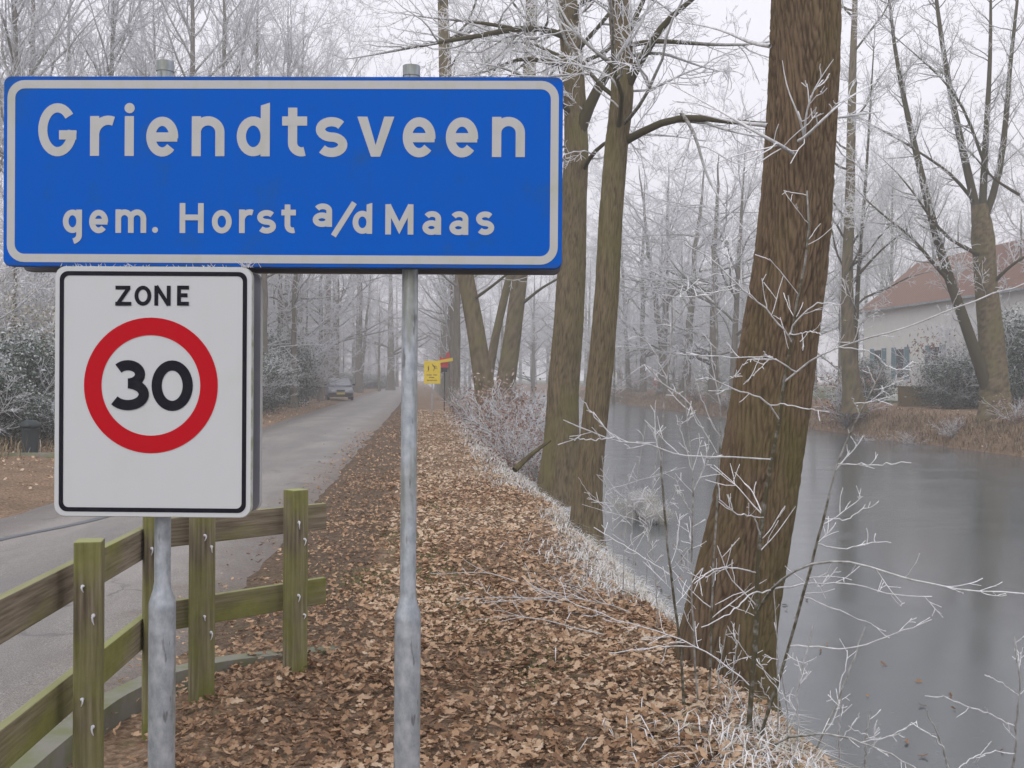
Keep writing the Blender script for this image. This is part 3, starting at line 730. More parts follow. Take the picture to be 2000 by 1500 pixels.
# ------------------------------------------------------------------ growing trees
def frost_of(R):
    return np.clip(.92 - (R - .004) / .022, .0, .95)
def kids(g, P, R, dens, t0, t1, ang, ratio, lmin, lmax, n, rr, rtip, wander, up, cnt=None, flat=0., rmax=.75):
    m, k, _ = P.shape
    L = np.linalg.norm(np.diff(P, axis=1), axis=2).sum(1)
    c = g.poisson(dens * L) if cnt is None else np.full(m, cnt)
    ix = np.repeat(np.arange(m), c); N = len(ix)
    if N == 0: return np.zeros((0, n, 3)), np.zeros((0, n))
    t = g.uniform(t0, t1, N); f = t * (k - 1); i = np.minimum(f.astype(int), k - 2); f = (f - i)[:, None]
    pos = P[ix, i] * (1 - f) + P[ix, i + 1] * f; T = nrm(P[ix, i + 1] - P[ix, i])
    pr = R[ix, i] * (1 - f[:, 0]) + R[ix, i + 1] * f[:, 0]
    pv = nrm(np.cross(T, g.normal(size=(N, 3)))); pv[:, 2] *= 1 - flat; pv = nrm(pv)
    a = g.uniform(*ang, N)[:, None]
    d = nrm(np.cos(a) * T + np.sin(a) * pv)
    ln = np.clip(L[ix] * ratio * (1.1 - .6 * t) * g.uniform(.5, 1.3, N), lmin, lmax)
    r0 = np.minimum(pr * rmax, rr * ln)
    r0 = np.maximum(r0, rtip)
    step = (ln / (n - 1))[:, None]
    pts = [pos]
    for q in range(n - 1):
        d = nrm(d + wander * g.normal(size=(N, 3)) + np.array([0, 0, up]))
        pts.append(pts[-1] + d * step)
    s = np.linspace(0, 1, n)
    return np.stack(pts, 1), r0[:, None] * (1 - s) + np.minimum(rtip, r0)[:, None] * s

def polyline(pts, n):
    pts = np.asarray(pts, float); d = np.r_[0, np.cumsum(np.linalg.norm(np.diff(pts, axis=0), axis=1))]
    t = np.linspace(0, d[-1], n)
    out = np.stack([np.interp(t, d, pts[:, i]) for i in range(3)], 1)
    for _ in range(2): out[1:-1] = (out[:-2] + 2 * out[1:-1] + out[2:]) / 4
    return out

def trunk_mesh(P, R, k, mat, bark=.0, nb=40, flare=0., kz=16.):
    """round trunk with ridged bark displaced in the mesh itself"""
    P, R = np.asarray(P, float), np.asarray(R, float).copy()
    n = len(P)
    T = nrm(np.gradient(P, axis=0)); N = nrm(np.cross(T, np.array([0.1, 1., 0]))); B = np.cross(T, N)
    a = np.linspace(0, 2 * np.pi, k, endpoint=False)
    d = np.r_[0, np.cumsum(np.linalg.norm(np.diff(P, axis=0), axis=1))]
    A, D = np.meshgrid(a, d)
    rad = R[:, None] * np.ones_like(A)
    if flare: rad = rad * (1 + flare * np.exp(-D / .35) * (1 + .35 * np.sin(A * 5 + 1) + .2 * np.sin(A * 3)))
    crest_shade = np.ones_like(A) * .6
    if bark:
        cx, cy_ = np.cos(A) * 3, np.sin(A) * 3
        w1 = fbm(cx + 10, cy_ + D * 1.5, 3) - .5; w2 = fbm(cx * 2 + 50, D * 4.5 + cy_ * 2, 3) - .5
        ph1 = A * nb / 2 + D * kz + 6 * w1 + 5 * w2; ph2 = A * nb / 2 - D * kz * .8 + 5 * w1 - 6 * w2 + 1.
        fine = fbm(cx * 6, D * 22 + cy_ * 6, 2) - .5
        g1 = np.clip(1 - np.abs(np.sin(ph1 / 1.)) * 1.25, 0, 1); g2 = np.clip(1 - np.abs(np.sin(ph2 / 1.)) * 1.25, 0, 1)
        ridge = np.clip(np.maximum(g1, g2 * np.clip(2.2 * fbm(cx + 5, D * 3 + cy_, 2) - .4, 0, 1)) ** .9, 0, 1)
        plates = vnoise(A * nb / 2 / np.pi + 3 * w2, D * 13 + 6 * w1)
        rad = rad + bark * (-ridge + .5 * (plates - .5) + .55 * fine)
        crest_shade = np.clip(.95 - .85 * ridge + .6 * (plates - .5) + .9 * fine, 0, 1)  # low in the grooves: darkens bark colour there as painted shade
        rad = rad * (1 + .06 * (fbm(cx * .8, D * 1.1 + cy_ * .8, 2) - .5))
    V = P[:, None] + rad[..., None] * (np.cos(A)[..., None] * N[:, None] + np.sin(A)[..., None] * B[:, None])
    idx = np.arange(n * k).reshape(n, k); nx_ = np.roll(idx, -1, 1)
    return make_mesh('trunk', V, np.stack([idx[:-1], nx_[:-1], nx_[1:], idx[1:]], -1).reshape(-1, 4), attrs={'crest_shade': crest_shade}, smooth=True, mat=mat)

def crown(levels, sides, mat, fr=None):
    b = Buf()
    for i, (P, R) in enumerate(levels):
        b.tubes(P, R, sides[min(i, len(sides) - 1)], (frost_of(R) if fr is None else fr(R, i)))
    return b.mesh('crown', mat, smooth=True, attr='frost')

def tree_root(name, base, label, cat='tree', group=None):
    return obj(name, None, loc=base, label=label, cat=cat, group=group)

def trace(pts):
    return np.array([at(*p) for p in pts])

# ---- the big oak at the canal edge
g = np.random.default_rng(21)
oak_px = [(1408, 1440, 6.05), (1408, 1330, 6.02), (1420, 1240, 6.0), (1442, 1130, 6.0), (1470, 1000, 6.0), (1490, 880, 6.02), (1509, 760, 6.04), (1527, 630, 6.06), (1545, 500, 6.08), (1558, 350, 6.1), (1567, 200, 6.12), (1572, 60, 6.14), (1577, -200, 6.2), (1575, -700, 6.3)]
oP = polyline(trace(oak_px), 620)
wpx = np.interp(np.linspace(0, 1, 620), [0, .1, .2, .33, .5, .75, 1.], [190, 172, 158, 150, 137, 133, 128])
oR = wpx / 2 / FPX * 6.05
base = oP[0].copy()
oak = tree_root('oak_tree', base, 'thick leaning oak trunk with deeply furrowed bark at the canal edge')
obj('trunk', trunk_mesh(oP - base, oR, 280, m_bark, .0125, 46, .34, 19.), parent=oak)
lim = [trace([(1560, 275, 5.88), (1575, 268, 5.7), (1600, 240, 5.6), (1640, 200, 5.6), (1712, 160, 5.7)]),
       trace([(1548, 300, 5.9), (1530, 285, 5.7), (1491, 268, 5.6), (1433, 232, 5.7), (1370, 195, 5.8), (1300, 160, 5.9)]),
       trace([(1571, 268, 5.9), (1560, 225, 5.7), (1535, 170, 5.65), (1528, 118, 5.6)]),
       trace([(1571, 268, 5.9), (1575, 215, 5.7), (1590, 170, 5.6), (1628, 116, 5.5)]),
       trace([(1500, 245, 6.1), (1445, 240, 6.3), (1400, 230, 6.5), (1330, 215, 6.7)]),
       trace([(1504, 90, 6.1), (1470, 88, 6.2), (1430, 65, 6.4), (1380, 50, 6.6), (1320, 42, 6.8)])]
L1 = np.stack([polyline(p, 10) for p in lim]); R1 = np.array([.010, .012, .007, .007, .013, .013])[:, None] * np.linspace(1, .25, 10)
L2 = kids(g, L1, R1, 9, .15, 1, (.5, 1.1), .3, .08, .4, 5, .012, .0028, .22, .03)
L3 = kids(g, L2[0], L2[1], 10, .2, 1, (.5, 1.1), .4, .04, .13, 4, .012, .0026, .22, .02)
obj('crown', crown([(L1 - base, R1), (L2[0] - base, L2[1]), (L3[0] - base, L3[1])], (7, 4, 3), m_twig), parent=oak)

def near_tree(name, label, px, rad, nseg, seed, limbs, mat=m_bark2, extra_limbs=6, t0=.45, sc=1., flare=.35, ksides=130, bark=.009, tw=1., lim_len=(1.5, 3.5), lw=1.):
    g = np.random.default_rng(seed)
    P = polyline(trace(px), nseg); Rr = np.interp(np.linspace(0, 1, nseg), np.linspace(0, 1, len(rad)), rad)
    base = P[0].copy()
    root = tree_root(name, base, label)
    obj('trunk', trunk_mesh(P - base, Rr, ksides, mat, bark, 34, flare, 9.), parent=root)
    LP = [polyline(trace(l[0]), 12) for l in limbs]; LR = [np.linspace(l[1] * lw, l[2] * lw, 12) for l in limbs]
    E = kids(g, P[None, ::max(1, nseg // 12)], Rr[None, ::max(1, nseg // 12)], 0, t0, 1., (.7, 1.25), .5, lim_len[0], lim_len[1], 12, .010, .006, .14, .05, cnt=extra_limbs, rmax=.4)
    A1 = np.concatenate([np.stack(LP), E[0]]) if LP else E[0]; B1 = np.concatenate([np.stack(LR), E[1]]) if LP else E[1]
    L2 = kids(g, A1, B1, 2.6 * tw, .12, 1, (.5, 1.1), .42, .4, 1.5, 8, .014, .004, .16, .03)
    L3 = kids(g, L2[0], L2[1], 4.2 * tw, .15, 1, (.5, 1.1), .4, .2, .65, 5, .012, .0042 * sc, .2, .02)
    L4 = kids(g, L3[0], L3[1], 6. * tw, .15, 1, (.5, 1.1), .45, .09, .3, 4, .012, .0038 * sc, .2, .0)
    obj('crown', crown([(A1 - base, B1), (L2[0] - base, L2[1]), (L3[0] - base, L3[1]), (L4[0] - base, L4[1])], (8, 5, 3, 3), m_twig), parent=root)
    return root

W_ = lambda px, d: px / 2 / FPX * d
near_tree('canal_tree', 'slim mossy tree right of the forked trunk, leaning over the bank', [(1146, 1080, 11.8), (1145, 1020, 11.8), (1150, 930, 11.8), (1162, 820, 11.8), (1175, 700, 11.8), (1186, 560, 11.85), (1193, 420, 11.9), (1203, 290, 12), (1215, 190, 12), (1215, 100, 12.1), (1207, 0, 12.2), (1200, -300, 12.5)],
          [W_(62, 11.8), W_(50, 11.8), W_(49, 11.8), W_(47, 11.8), W_(46, 11.8), W_(43, 12), W_(38, 12), W_(30, 12)], 240, 31,
          [([(1222, 175, 12.), (1240, 130, 11.9), (1271, 90, 11.8), (1293, 45, 11.7), (1352, 0, 11.6), (1420, -60, 11.5)], W_(22, 12), .01),
           ([(1222, 275, 12.), (1280, 243, 11.6), (1330, 220, 11.3), (1392, 230, 11.2), (1437, 243, 11.2), (1500, 246, 11.2), (1600, 235, 11.3), (1720, 218, 11.5)], W_(17, 12), .006),
           ([(1225, 90, 12.), (1270, 76, 11.8), (1325, 83, 11.6), (1437, 90, 11.5), (1500, 84, 11.4), (1600, 60, 11.3)], W_(11, 12), .005),
           ([(1330, 220, 11.3), (1356, 250, 11.2), (1365, 288, 11.2), (1379, 346, 11.2), (1415, 405, 11.1), (1473, 468, 11.1)], W_(8, 11.3), .004),
           ([(1230, 110, 12), (1290, 100, 11.8), (1340, 120, 11.8), (1400, 140, 11.9), (1440, 140, 12)], W_(8, 12), .004),
           ([(1200, 130, 12), (1150, 90, 12.3), (1120, 60, 12.5), (1060, 20, 12.8)], W_(9, 12), .005)], extra_limbs=14, t0=.6, flare=.3, tw=1.75, sc=.8)
near_tree('forked_canal_tree', 'forked mossy tree behind the slim one, next to the blue sign', [(1098, 985, 16), (1094, 930, 16), (1097, 860, 16), (1100, 760, 16), (1110, 640, 16), (1117, 520, 16.1), (1120, 400, 16.2), (1126, 300, 16.3), (1124, 220, 16.4), (1118, 130, 16.5), (1112, 40, 16.6), (1100, -80, 16.8), (1085, -300, 17)],
          [W_(78, 16), W_(62, 16), W_(58, 16), W_(52, 16), W_(46, 16), W_(42, 16.3), W_(34, 16.5), W_(24, 16.8)], 220, 37,
          [([(1130, 265, 16.3), (1148, 210, 16.2), (1168, 170, 16.1), (1195, 130, 16), (1230, 60, 16), (1275, -40, 16)], W_(26, 16), .02),
           ([(1112, 75, 16.5), (1080, 58, 16.2), (1045, 50, 15.9), (990, 57, 15.6), (946, 70, 15.3), (880, 78, 15), (814, 90, 14.8), (742, 106, 14.6), (660, 118, 14.5)], W_(15, 16), .007),
           ([(1000, 55, 15.6), (940, 44, 15.6), (880, 38, 15.7), (820, 33, 15.8), (750, 20, 16)], W_(8, 16), .005),
           ([(1115, 130, 16.5), (1060, 118, 16.2), (1010, 112, 16), (960, 140, 15.8), (880, 150, 15.6)], W_(12, 16), .006),
           ([(1120, 230, 16.4), (1090, 190, 16), (1040, 160, 15.6), (985, 130, 15.2), (905, 120, 15)], W_(11, 16), .006),
           ([(1140, 330, 16.2), (1156, 300, 15.6), (1190, 268, 15.2), (1230, 262, 15), (1290, 262, 14.8), (1380, 275, 14.6)], W_(10, 16), .005)], extra_limbs=15, t0=.62, flare=.45, tw=1.75, sc=.85)
near_tree('leaning_canal_tree', 'brown trunk leaning left, rising from the brown-leaved bush', [(962, 850, 30), (952, 790, 30), (942, 730, 30), (930, 650, 30), (917, 580, 30), (905, 520, 30), (890, 420, 30.2), (878, 300, 30.5), (870, 150, 31), (865, 0, 31.5), (860, -200, 32)],
          [W_(44, 30), W_(36, 30), W_(31, 30), W_(28, 30), W_(26, 30), W_(20, 31), W_(12, 31)], 120, 41,
          [([(918, 590, 30), (960, 560, 29.5), (1010, 520, 29), (1060, 440, 29)], .05, .012)], extra_limbs=14, t0=.4, sc=1.5, ksides=24, bark=.008, lim_len=(2, 5))
near_tree('upright_canal_tree', 'straight thick trunk behind the brown-leaved bush', [(985, 800, 36), (988, 745, 36), (998, 680, 36), (1008, 600, 36), (1016, 530, 36), (1024, 420, 36), (1030, 300, 36.5), (1034, 150, 37), (1036, 0, 37.5), (1040, -180, 38)],
          [W_(40, 36), W_(33, 36), W_(30, 36), W_(28, 36), W_(26, 36), W_(18, 37), W_(10, 38)], 110, 43,
          [([(1012, 600, 36), (1060, 560, 35.5), (1100, 540, 35), (1150, 500, 35)], .06, .012)], extra_limbs=16, t0=.32, sc=1.7, ksides=22, bark=.008, lim_len=(2, 5.5))
near_tree('slender_canal_tree', 'slender trunk slanting right between two thicker canal-side trunks', [(951, 790, 38), (955, 730, 38), (967, 660, 38), (983, 590, 38), (1000, 520, 38), (1020, 400, 38), (1036, 250, 38.5), (1044, 80, 39), (1050, -60, 39)],
          [W_(20, 38), W_(16, 38), W_(15, 38), W_(13, 38), W_(11, 38), W_(8, 39), W_(5, 39)], 80, 47, [], extra_limbs=10, t0=.3, sc=1.7, ksides=16, bark=.006, lim_len=(1.5, 4))

# ---- big tree across the canal
near_tree('far_bank_tree', 'large many-limbed tree on the far bank in front of the house', [(1947, 850, 33), (1944, 800, 33), (1941, 740, 33), (1936, 660, 33), (1928, 580, 33), (1922, 500, 33), (1918, 440, 33), (1912, 400, 33)],
          [W_(78, 33), W_(58, 33), W_(52, 33), W_(48, 33), W_(44, 33), W_(42, 33), W_(44, 33), W_(30, 33)], 140, 53,
          [([(1932, 770, 33), (1905, 690, 32.6), (1880, 610, 32.2), (1855, 550, 32), (1830, 490, 32), (1815, 400, 32), (1790, 300, 32), (1760, 180, 32), (1740, 60, 32), (1730, -80, 32)], W_(36, 33), .035),
           ([(1912, 430, 33), (1895, 360, 33), (1875, 270, 33), (1850, 150, 33), (1830, 20, 33), (1815, -150, 33)], W_(26, 33), .04),
           ([(1918, 430, 33), (1922, 330, 33.2), (1928, 230, 33.4), (1935, 100, 33.5), (1935, -60, 33.6)], W_(24, 33), .04),
           ([(1922, 430, 33), (1945, 380, 33), (1962, 280, 33), (1970, 150, 33), (1985, 20, 33), (2000, -120, 33)], W_(22, 33), .035),
           ([(1915, 500, 33), (1880, 480, 32), (1845, 465, 31.5), (1800, 400, 31), (1760, 340, 31), (1700, 290, 31)], W_(13, 33), .012),
           ([(1850, 545, 32), (1810, 500, 31.5), (1780, 460, 31.3), (1735, 430, 31), (1680, 380, 31), (1640, 330, 31)], W_(12, 32), .01),
           ([(1935, 560, 33), (1960, 530, 32.5), (2000, 500, 32), (2080, 470, 32)], W_(12, 33), .012),
           ([(1908, 400, 33), (1860, 340, 32.5), (1800, 300, 32), (1720, 250, 32), (1660, 230, 32)], W_(11, 33), .012),
           ([(1930, 340, 33), (1880, 200, 32), (1840, 150, 32), (1780, 100, 32), (1700, 30, 32)], W_(10, 33), .012),
           ([(1990, 380, 33), (1940, 350, 32.5), (1900, 300, 32), (1850, 260, 32)], W_(9, 33), .01)], extra_limbs=4, t0=.6, sc=1.6, ksides=28, bark=.01, flare=.5, tw=1.35, lim_len=(2, 4), lw=.7)
near_tree('far_bank_twin_tree', 'twin-stemmed grey tree on the far bank just right of the oak', [(1668, 805, 40), (1664, 760, 40), (1658, 700, 40), (1655, 600, 40), (1655, 500, 40), (1660, 400, 40), (1662, 280, 40.5), (1665, 150, 41), (1670, 0, 41.5), (1672, -120, 42)],
          [W_(40, 40), W_(26, 40), W_(20, 40), W_(18, 40), W_(16, 40), W_(11, 41), W_(6, 42)], 100, 59,
          [([(1672, 800, 40), (1668, 740, 40), (1672, 640, 40), (1676, 520, 40), (1690, 380, 40), (1700, 200, 40), (1710, 40, 40)], W_(12, 40), .015),
           ([(1660, 560, 40), (1690, 520, 39.5), (1740, 470, 39), (1790, 440, 39)], .06, .012)], mat=m_bark2, extra_limbs=18, t0=.2, sc=1.8, ksides=20, bark=.006, tw=1.2, lim_len=(1.8, 4.5))

# ---- tree kinds for the misty rows
def make_kind(name, seed, H, r0, first, nl, ll, up, spread, dens=(1.5, 2.6, 5., 5.), lean=.03, mat=m_bark_far, tw=(.0075, .006)):
    g = np.random.default_rng(seed)
    n = 40
    z = np.linspace(-.3, H * .92, n); s = np.linspace(0, 1, n)
    wob = np.cumsum(g.normal(0, lean * H / n, (n, 2)), 0)
    P = np.c_[wob, z]; Rr = r0 * (1 - s) ** .8 + .012
    Rr[:3] *= [1.35, 1.2, 1.08]
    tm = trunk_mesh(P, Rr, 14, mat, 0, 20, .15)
    L1 = kids(g, P[None, ::3], Rr[None, ::3], 0, first, .98, spread, 1., ll[0], ll[1], 9, .013, .010, .14, up, cnt=nl, rmax=.5)
    L1 = (np.concatenate([L1[0], polyline(P[-12:], 9)[None]]), np.concatenate([L1[1], np.linspace(Rr[-12], .01, 9)[None]]))
    L2 = kids(g, *L1, dens[0], .12, 1, (.45, 1.05), .45, .5, 3., 7, .014, .009, .16, up * .6)
    L3 = kids(g, *L2, dens[1], .1, 1, (.45, 1.1), .45, .35, 1.3, 5, .012, .0085, .2, up * .4)
    L4 = kids(g, *L3, dens[2], .1, 1, (.4, 1.1), .5, .2, .7, 4, .012, tw[0], .2, 0)
    L5 = kids(g, *L4, dens[3], .1, 1, (.4, 1.1), .55, .12, .35, 3, .012, tw[1], .2, 0)
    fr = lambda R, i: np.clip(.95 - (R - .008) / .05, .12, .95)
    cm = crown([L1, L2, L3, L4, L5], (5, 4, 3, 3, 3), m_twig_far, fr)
    return tm, cm
KINDS = {
    'broad': make_kind('broad', 71, 15, .22, .22, 17, (2.5, 6.), .05, (.7, 1.25), (1.4, 2.5, 5., 5.5)),
    'tall': make_kind('tall', 72, 24, .24, .3, 30, (2.5, 6.), .12, (.45, .9), (1.1, 2.2, 3.8, 4.2)),
    'slim': make_kind('slim', 73, 11, .13, .28, 14, (1.5, 3.6), .06, (.6, 1.1), (1.8, 2.8, 5., 5.), .05),
    'alder': make_kind('alder', 74, 13, .20, .12, 24, (2., 4.6), -.005, (.9, 1.4), (1.35, 2.5, 5., 5.5), .06),
    'beech': make_kind('beech', 75, 8, .10, .06, 26, (1.6, 3.6), .03, (.8, 1.3), (2., 3.2, 5., 5.), .05),
}
FIRST = {}
rt = random.Random(8)
def place(kind, px, d, label, group=None, s=1., thick=1., name='frosted_tree', py=None, lean=0.):
    p = at(px, 740, d); x_, y_ = p[0], p[1]
    z_ = float(zground(x_, y_)) - .05
    root = obj(name, None, loc=(x_, y_, z_), label=label, cat='tree', group=group)
    tm, cm = KINDS[kind]
    rz = rt.uniform(0, 6.28)
    root.rotation_euler = (0, lean, 0); root.scale = (s * thick, s * thick, s)
    obj('trunk', tm, parent=root, rot=(0, 0, rz)); obj('crown', cm, parent=root, rot=(0, 0, rz))
    return root

# left of the road
place('slim', 626, 66, 'slim dark trunk right beside the parked car', s=1.25, thick=1.1)
place('slim', 576, 50, 'thin greenish trunk left of the parked car', s=1.15)
place('slim', 517, 44, 'slim frosted tree just right of the zone sign', s=1.3)
place('broad', 652, 92, 'thick greenish trunk directly behind the parked car', s=1.1, thick=1.3)
place('slim', 660, 88, 'thin dark trunk right of the thick trunk behind the car', s=1.3)
place('slim', 703, 100, 'thin slanting trunk by the road beyond the car', s=1.3, lean=R_(5))
place('slim', 741, 112, 'small straight trunk near the bend of the road', s=1.1)
place('broad', 763, 120, 'stout pale trunk at the far end of the road', s=1.25, thick=1.7)
GL = 'misty trees in the wood left of the road'
for px, d, k_, s in [(600, 62, 'beech', 1.0), (548, 58, 'alder', 1.), (500, 75, 'broad', 1.05), (560, 95, 'broad', 1.), (690, 130, 'broad', 1.1), (720, 150, 'alder', 1.3), (775, 160, 'broad', 1.2), (610, 120, 'broad', 1.2), (640, 145, 'alder', 1.5),
                      (470, 60, 'broad', 1.), (420, 48, 'alder', 1.1), (380, 70, 'broad', 1.1), (300, 52, 'broad', .95), (240, 75, 'alder', 1.2), (180, 60, 'broad', 1.), (800, 190, 'broad', 1.3), (530, 130, 'alder', 1.5), (735, 180, 'broad', 1.3)]:
    place(k_, px, d, 'frosted bare tree standing in the misty wood left of the road', GL, s)
GP = 'tall trees rising above the blue sign'
for px, d, s in [(25, 38, .9), (60, 46, 1.), (215, 50, 1.), (372, 50, 1.05), (432, 56, 1.1), (498, 62, 1.1), (300, 64, 1.1), (130, 58, 1.05), (560, 66, 1.1), (-40, 40, .9), (640, 82, 1.2), (585, 74, 1.15), (700, 100, 1.35)]:
    place('tall', px, d, 'tall pale frosted tree rising faintly above the blue sign', GP, s)
place('broad', 55, 36, 'frosted tree at the far left edge above the garden shrubs', s=.8)
GB = 'frosted understory trees left'
for px, d, s in [(30, 27, .75), (85, 30, .7), (-20, 25, .7), (130, 36, .9), (520, 56, .6), (555, 75, .9), (670, 118, 1.0)]:
    place('beech', px, d, 'low bushy frosted tree among the left-hand shrubs', GB, s, name='bushy_tree')
# right of the road, near-bank row receding
GR = 'near-bank row receding into the mist'
for px, d, k_, s in [(893, 46, 'slim', 1.3), (884, 58, 'slim', 1.3), (875, 72, 'alder', 1.05), (868, 88, 'slim', 1.5), (862, 105, 'alder', 1.1), (857, 130, 'alder', 1.2), (852, 160, 'broad', 1.2)]:
    nth = {46: 'nearest', 58: 'second', 72: 'third', 88: 'fourth', 105: 'fifth', 130: 'sixth', 160: 'farthest'}[d]
    place(k_, px, d, nth + ' frosted tree of the misty row right of the red board', GR, s)
# far bank
GF = 'alders on the far canal bank'
for px, d, k_, s, t_, ln in [(1229, 92, 'alder', 1.5, .7, -3), (1256, 86, 'alder', 1.45, .85, 0), (1292, 78, 'alder', 1.4, 1.1, 2), (1303, 76, 'slim', 1.6, 1.2, -8), (1338, 70, 'alder', 1.3, 1.1, 4), (1392, 62, 'alder', 1.2, 1.2, 0), (1430, 57, 'broad', 1., .9, 2)]:
    nth = ('first', 'second', 'third', 'fourth', 'fifth', 'sixth', 'seventh')[int(np.searchsorted([1229, 1256, 1292, 1303, 1338, 1392, 1430], px))]
    place(k_, px, d, nth + ' grey frosted alder from the left on the far bank, left of the oak', GF, s, t_, lean=R_(ln))
GM = 'misty trees beyond the far bank'
for px, d, k_, s in [(1270, 120, 'broad', 1.2), (1330, 110, 'broad', 1.15), (1390, 105, 'broad', 1.2), (1450, 95, 'broad', 1.1), (1210, 135, 'alder', 1.4), (1500, 85, 'broad', 1.), (1150, 150, 'broad', 1.3), (1090, 140, 'broad', 1.2), (1040, 120, 'alder', 1.2), (980, 110, 'broad', 1.), (930, 130, 'broad', 1.1),
                      (1690, 88, 'broad', 1.), (1720, 95, 'tall', .9), (1740, 80, 'tall', .8), (1820, 100, 'tall', .95), (1640, 90, 'tall', .8), (1590, 80, 'broad', 1.1), (1990, 48, 'beech', 1.2), (2040, 60, 'tall', .9), (1905, 110, 'tall', .9)]:
    place(k_, px, d, 'hazy frosted tree beyond the far canal bank', GM, s)

GD = 'distant trees closing the view'
rd = random.Random(77)
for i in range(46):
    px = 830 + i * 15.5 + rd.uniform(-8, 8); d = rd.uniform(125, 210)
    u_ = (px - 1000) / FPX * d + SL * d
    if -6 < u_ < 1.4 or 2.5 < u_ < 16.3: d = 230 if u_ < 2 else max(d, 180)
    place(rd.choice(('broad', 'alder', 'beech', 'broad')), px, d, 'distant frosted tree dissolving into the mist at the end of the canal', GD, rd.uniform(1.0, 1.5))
for i in range(14):
    px = 1195 + i * 24 + rd.uniform(-8, 8); d = rd.uniform(88, 118)
    place('beech', px, d, 'low frosted thicket tree behind the far-bank alders', 'thicket behind the far-bank alders', rd.uniform(.8, 1.2), name='bushy_tree')
for i in range(16):
    px = 500 + i * 17 + rd.uniform(-6, 6); d = 84 + i * 5.5
    place('beech', px, d, 'low frosted thicket tree in the wood beyond the parked car', 'thicket in the wood left of the road', rd.uniform(.8, 1.25), name='bushy_tree')
for px, d in [(1640, 66), (1668, 74), (1745, 88), (1780, 95), (1850, 96), (1990, 84)]:
    place('beech', px, d, 'low frosted garden tree around the house', 'garden trees around the house', rd.uniform(.8, 1.1), name='bushy_tree')
# ------------------------------------------------------------------ shrubs
def leafy_cloud(g, n, c, rad, size, tint, lobes=26):
    """leaf faces gathered in clumps through a volume"""
    cen = g.normal(size=(lobes, 3)); cen = nrm(cen) * (g.random((lobes, 1)) ** .4) * np.array(rad) * .85 + np.array(c)
    ix = g.integers(0, lobes, n)
    p = cen[ix] + g.normal(size=(n, 3)) * np.array(rad) * .20
    p[:, 2] = np.maximum(p[:, 2], .02)
    a = nrm(g.normal(size=(n, 3))); b_ = nrm(np.cross(a, g.normal(size=(n, 3))))
    s = g.uniform(.6, 1.3, (n, 1)) * size
    V = np.stack([p - a * s, p + b_ * s * .45, p + a * s, p - b_ * s * .45], 1)
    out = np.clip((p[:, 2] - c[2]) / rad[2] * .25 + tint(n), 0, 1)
    return V.reshape(-1, 3), np.arange(n * 4).reshape(n, 4), np.repeat(out, 4)
def shrub_kind(seed, h, w_, mat, nleaf, size, tint):
    g = np.random.default_rng(seed)
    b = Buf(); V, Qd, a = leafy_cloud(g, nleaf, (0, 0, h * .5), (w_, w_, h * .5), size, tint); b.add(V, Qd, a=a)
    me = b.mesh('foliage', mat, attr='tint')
    st = []
    P0 = np.zeros((14, 6, 3)); 
    for i in range(14):
        e = np.array([g.normal(0, w_ * .5), g.normal(0, w_ * .5), h * g.uniform(.5, .95)])
        P0[i] = np.linspace([0, 0, -.05], e, 6) + np.r_[np.zeros((1, 3)), g.normal(0, .04, (5, 3))]
    R0 = np.linspace(.022, .006, 6)[None] * np.ones((14, 1))
    L2 = kids(g, P0, R0, 6, .2, 1, (.4, 1.), .4, .2, .8, 5, .01, .004, .15, .05)
    L3 = kids(g, *L2, 8, .1, 1, (.4, 1.), .5, .1, .35, 3, .01, .004, .15, .05)
    b = Buf()
    for P, R in ((P0, R0), L2, L3): b.tubes(P, R, 3, frost_of(R))
    return me, b.mesh('stems', m_twig_far, smooth=True, attr='frost')
EV = shrub_kind(91, 2.4, 1.3, m_ever, 13000, .042, lambda n: np.clip(np.random.default_rng(1).normal(.52, .27, n), 0, 1))
BE = shrub_kind(92, 1.5, .9, m_beech, 800, .042, lambda n: np.random.default_rng(2).random(n) ** 1.5)
FS = shrub_kind(93, 2.2, 1.2, m_grass, 9000, .024, lambda n: np.clip(np.random.default_rng(3).normal(.45, .2, n), 0, 1))
def shrub(kind, px, d, s, label, group=None, name='shrub', sz=None, z=None):
    p = at(px, 740, d)
    o = obj(name, None, loc=(p[0], p[1], float(zground(p[0], p[1])) - .03 if z is None else z), label=label, cat='shrub', group=group, scale=(s, s, sz or s))
    o.rotation_euler = (0, 0, rt.uniform(0, 6.28))
    obj('foliage', kind[0], parent=o); obj('stems', kind[1], parent=o); return o
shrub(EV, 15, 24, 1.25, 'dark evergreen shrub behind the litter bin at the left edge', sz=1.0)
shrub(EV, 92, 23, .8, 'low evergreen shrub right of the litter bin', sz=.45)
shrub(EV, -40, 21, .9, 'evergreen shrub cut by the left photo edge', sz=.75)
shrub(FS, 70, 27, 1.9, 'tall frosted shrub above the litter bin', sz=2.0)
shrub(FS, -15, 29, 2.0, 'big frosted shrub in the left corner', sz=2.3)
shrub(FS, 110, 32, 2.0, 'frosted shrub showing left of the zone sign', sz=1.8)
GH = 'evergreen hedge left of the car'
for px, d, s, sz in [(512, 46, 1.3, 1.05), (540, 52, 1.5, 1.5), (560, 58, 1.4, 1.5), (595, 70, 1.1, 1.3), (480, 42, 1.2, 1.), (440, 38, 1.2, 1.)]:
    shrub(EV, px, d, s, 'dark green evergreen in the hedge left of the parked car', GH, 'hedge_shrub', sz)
GH2 = 'low hedge beyond the car'
for px, d in [(606, 84), (640, 96), (690, 118), (672, 108), (720, 130), (745, 140)]:
    shrub(EV, px, d, 1.6, 'low clipped-looking shrub in the hedge beyond the parked car', GH2, 'hedge_shrub', .75)
GBe = 'brown-leaved frosted bushes along the near bank'
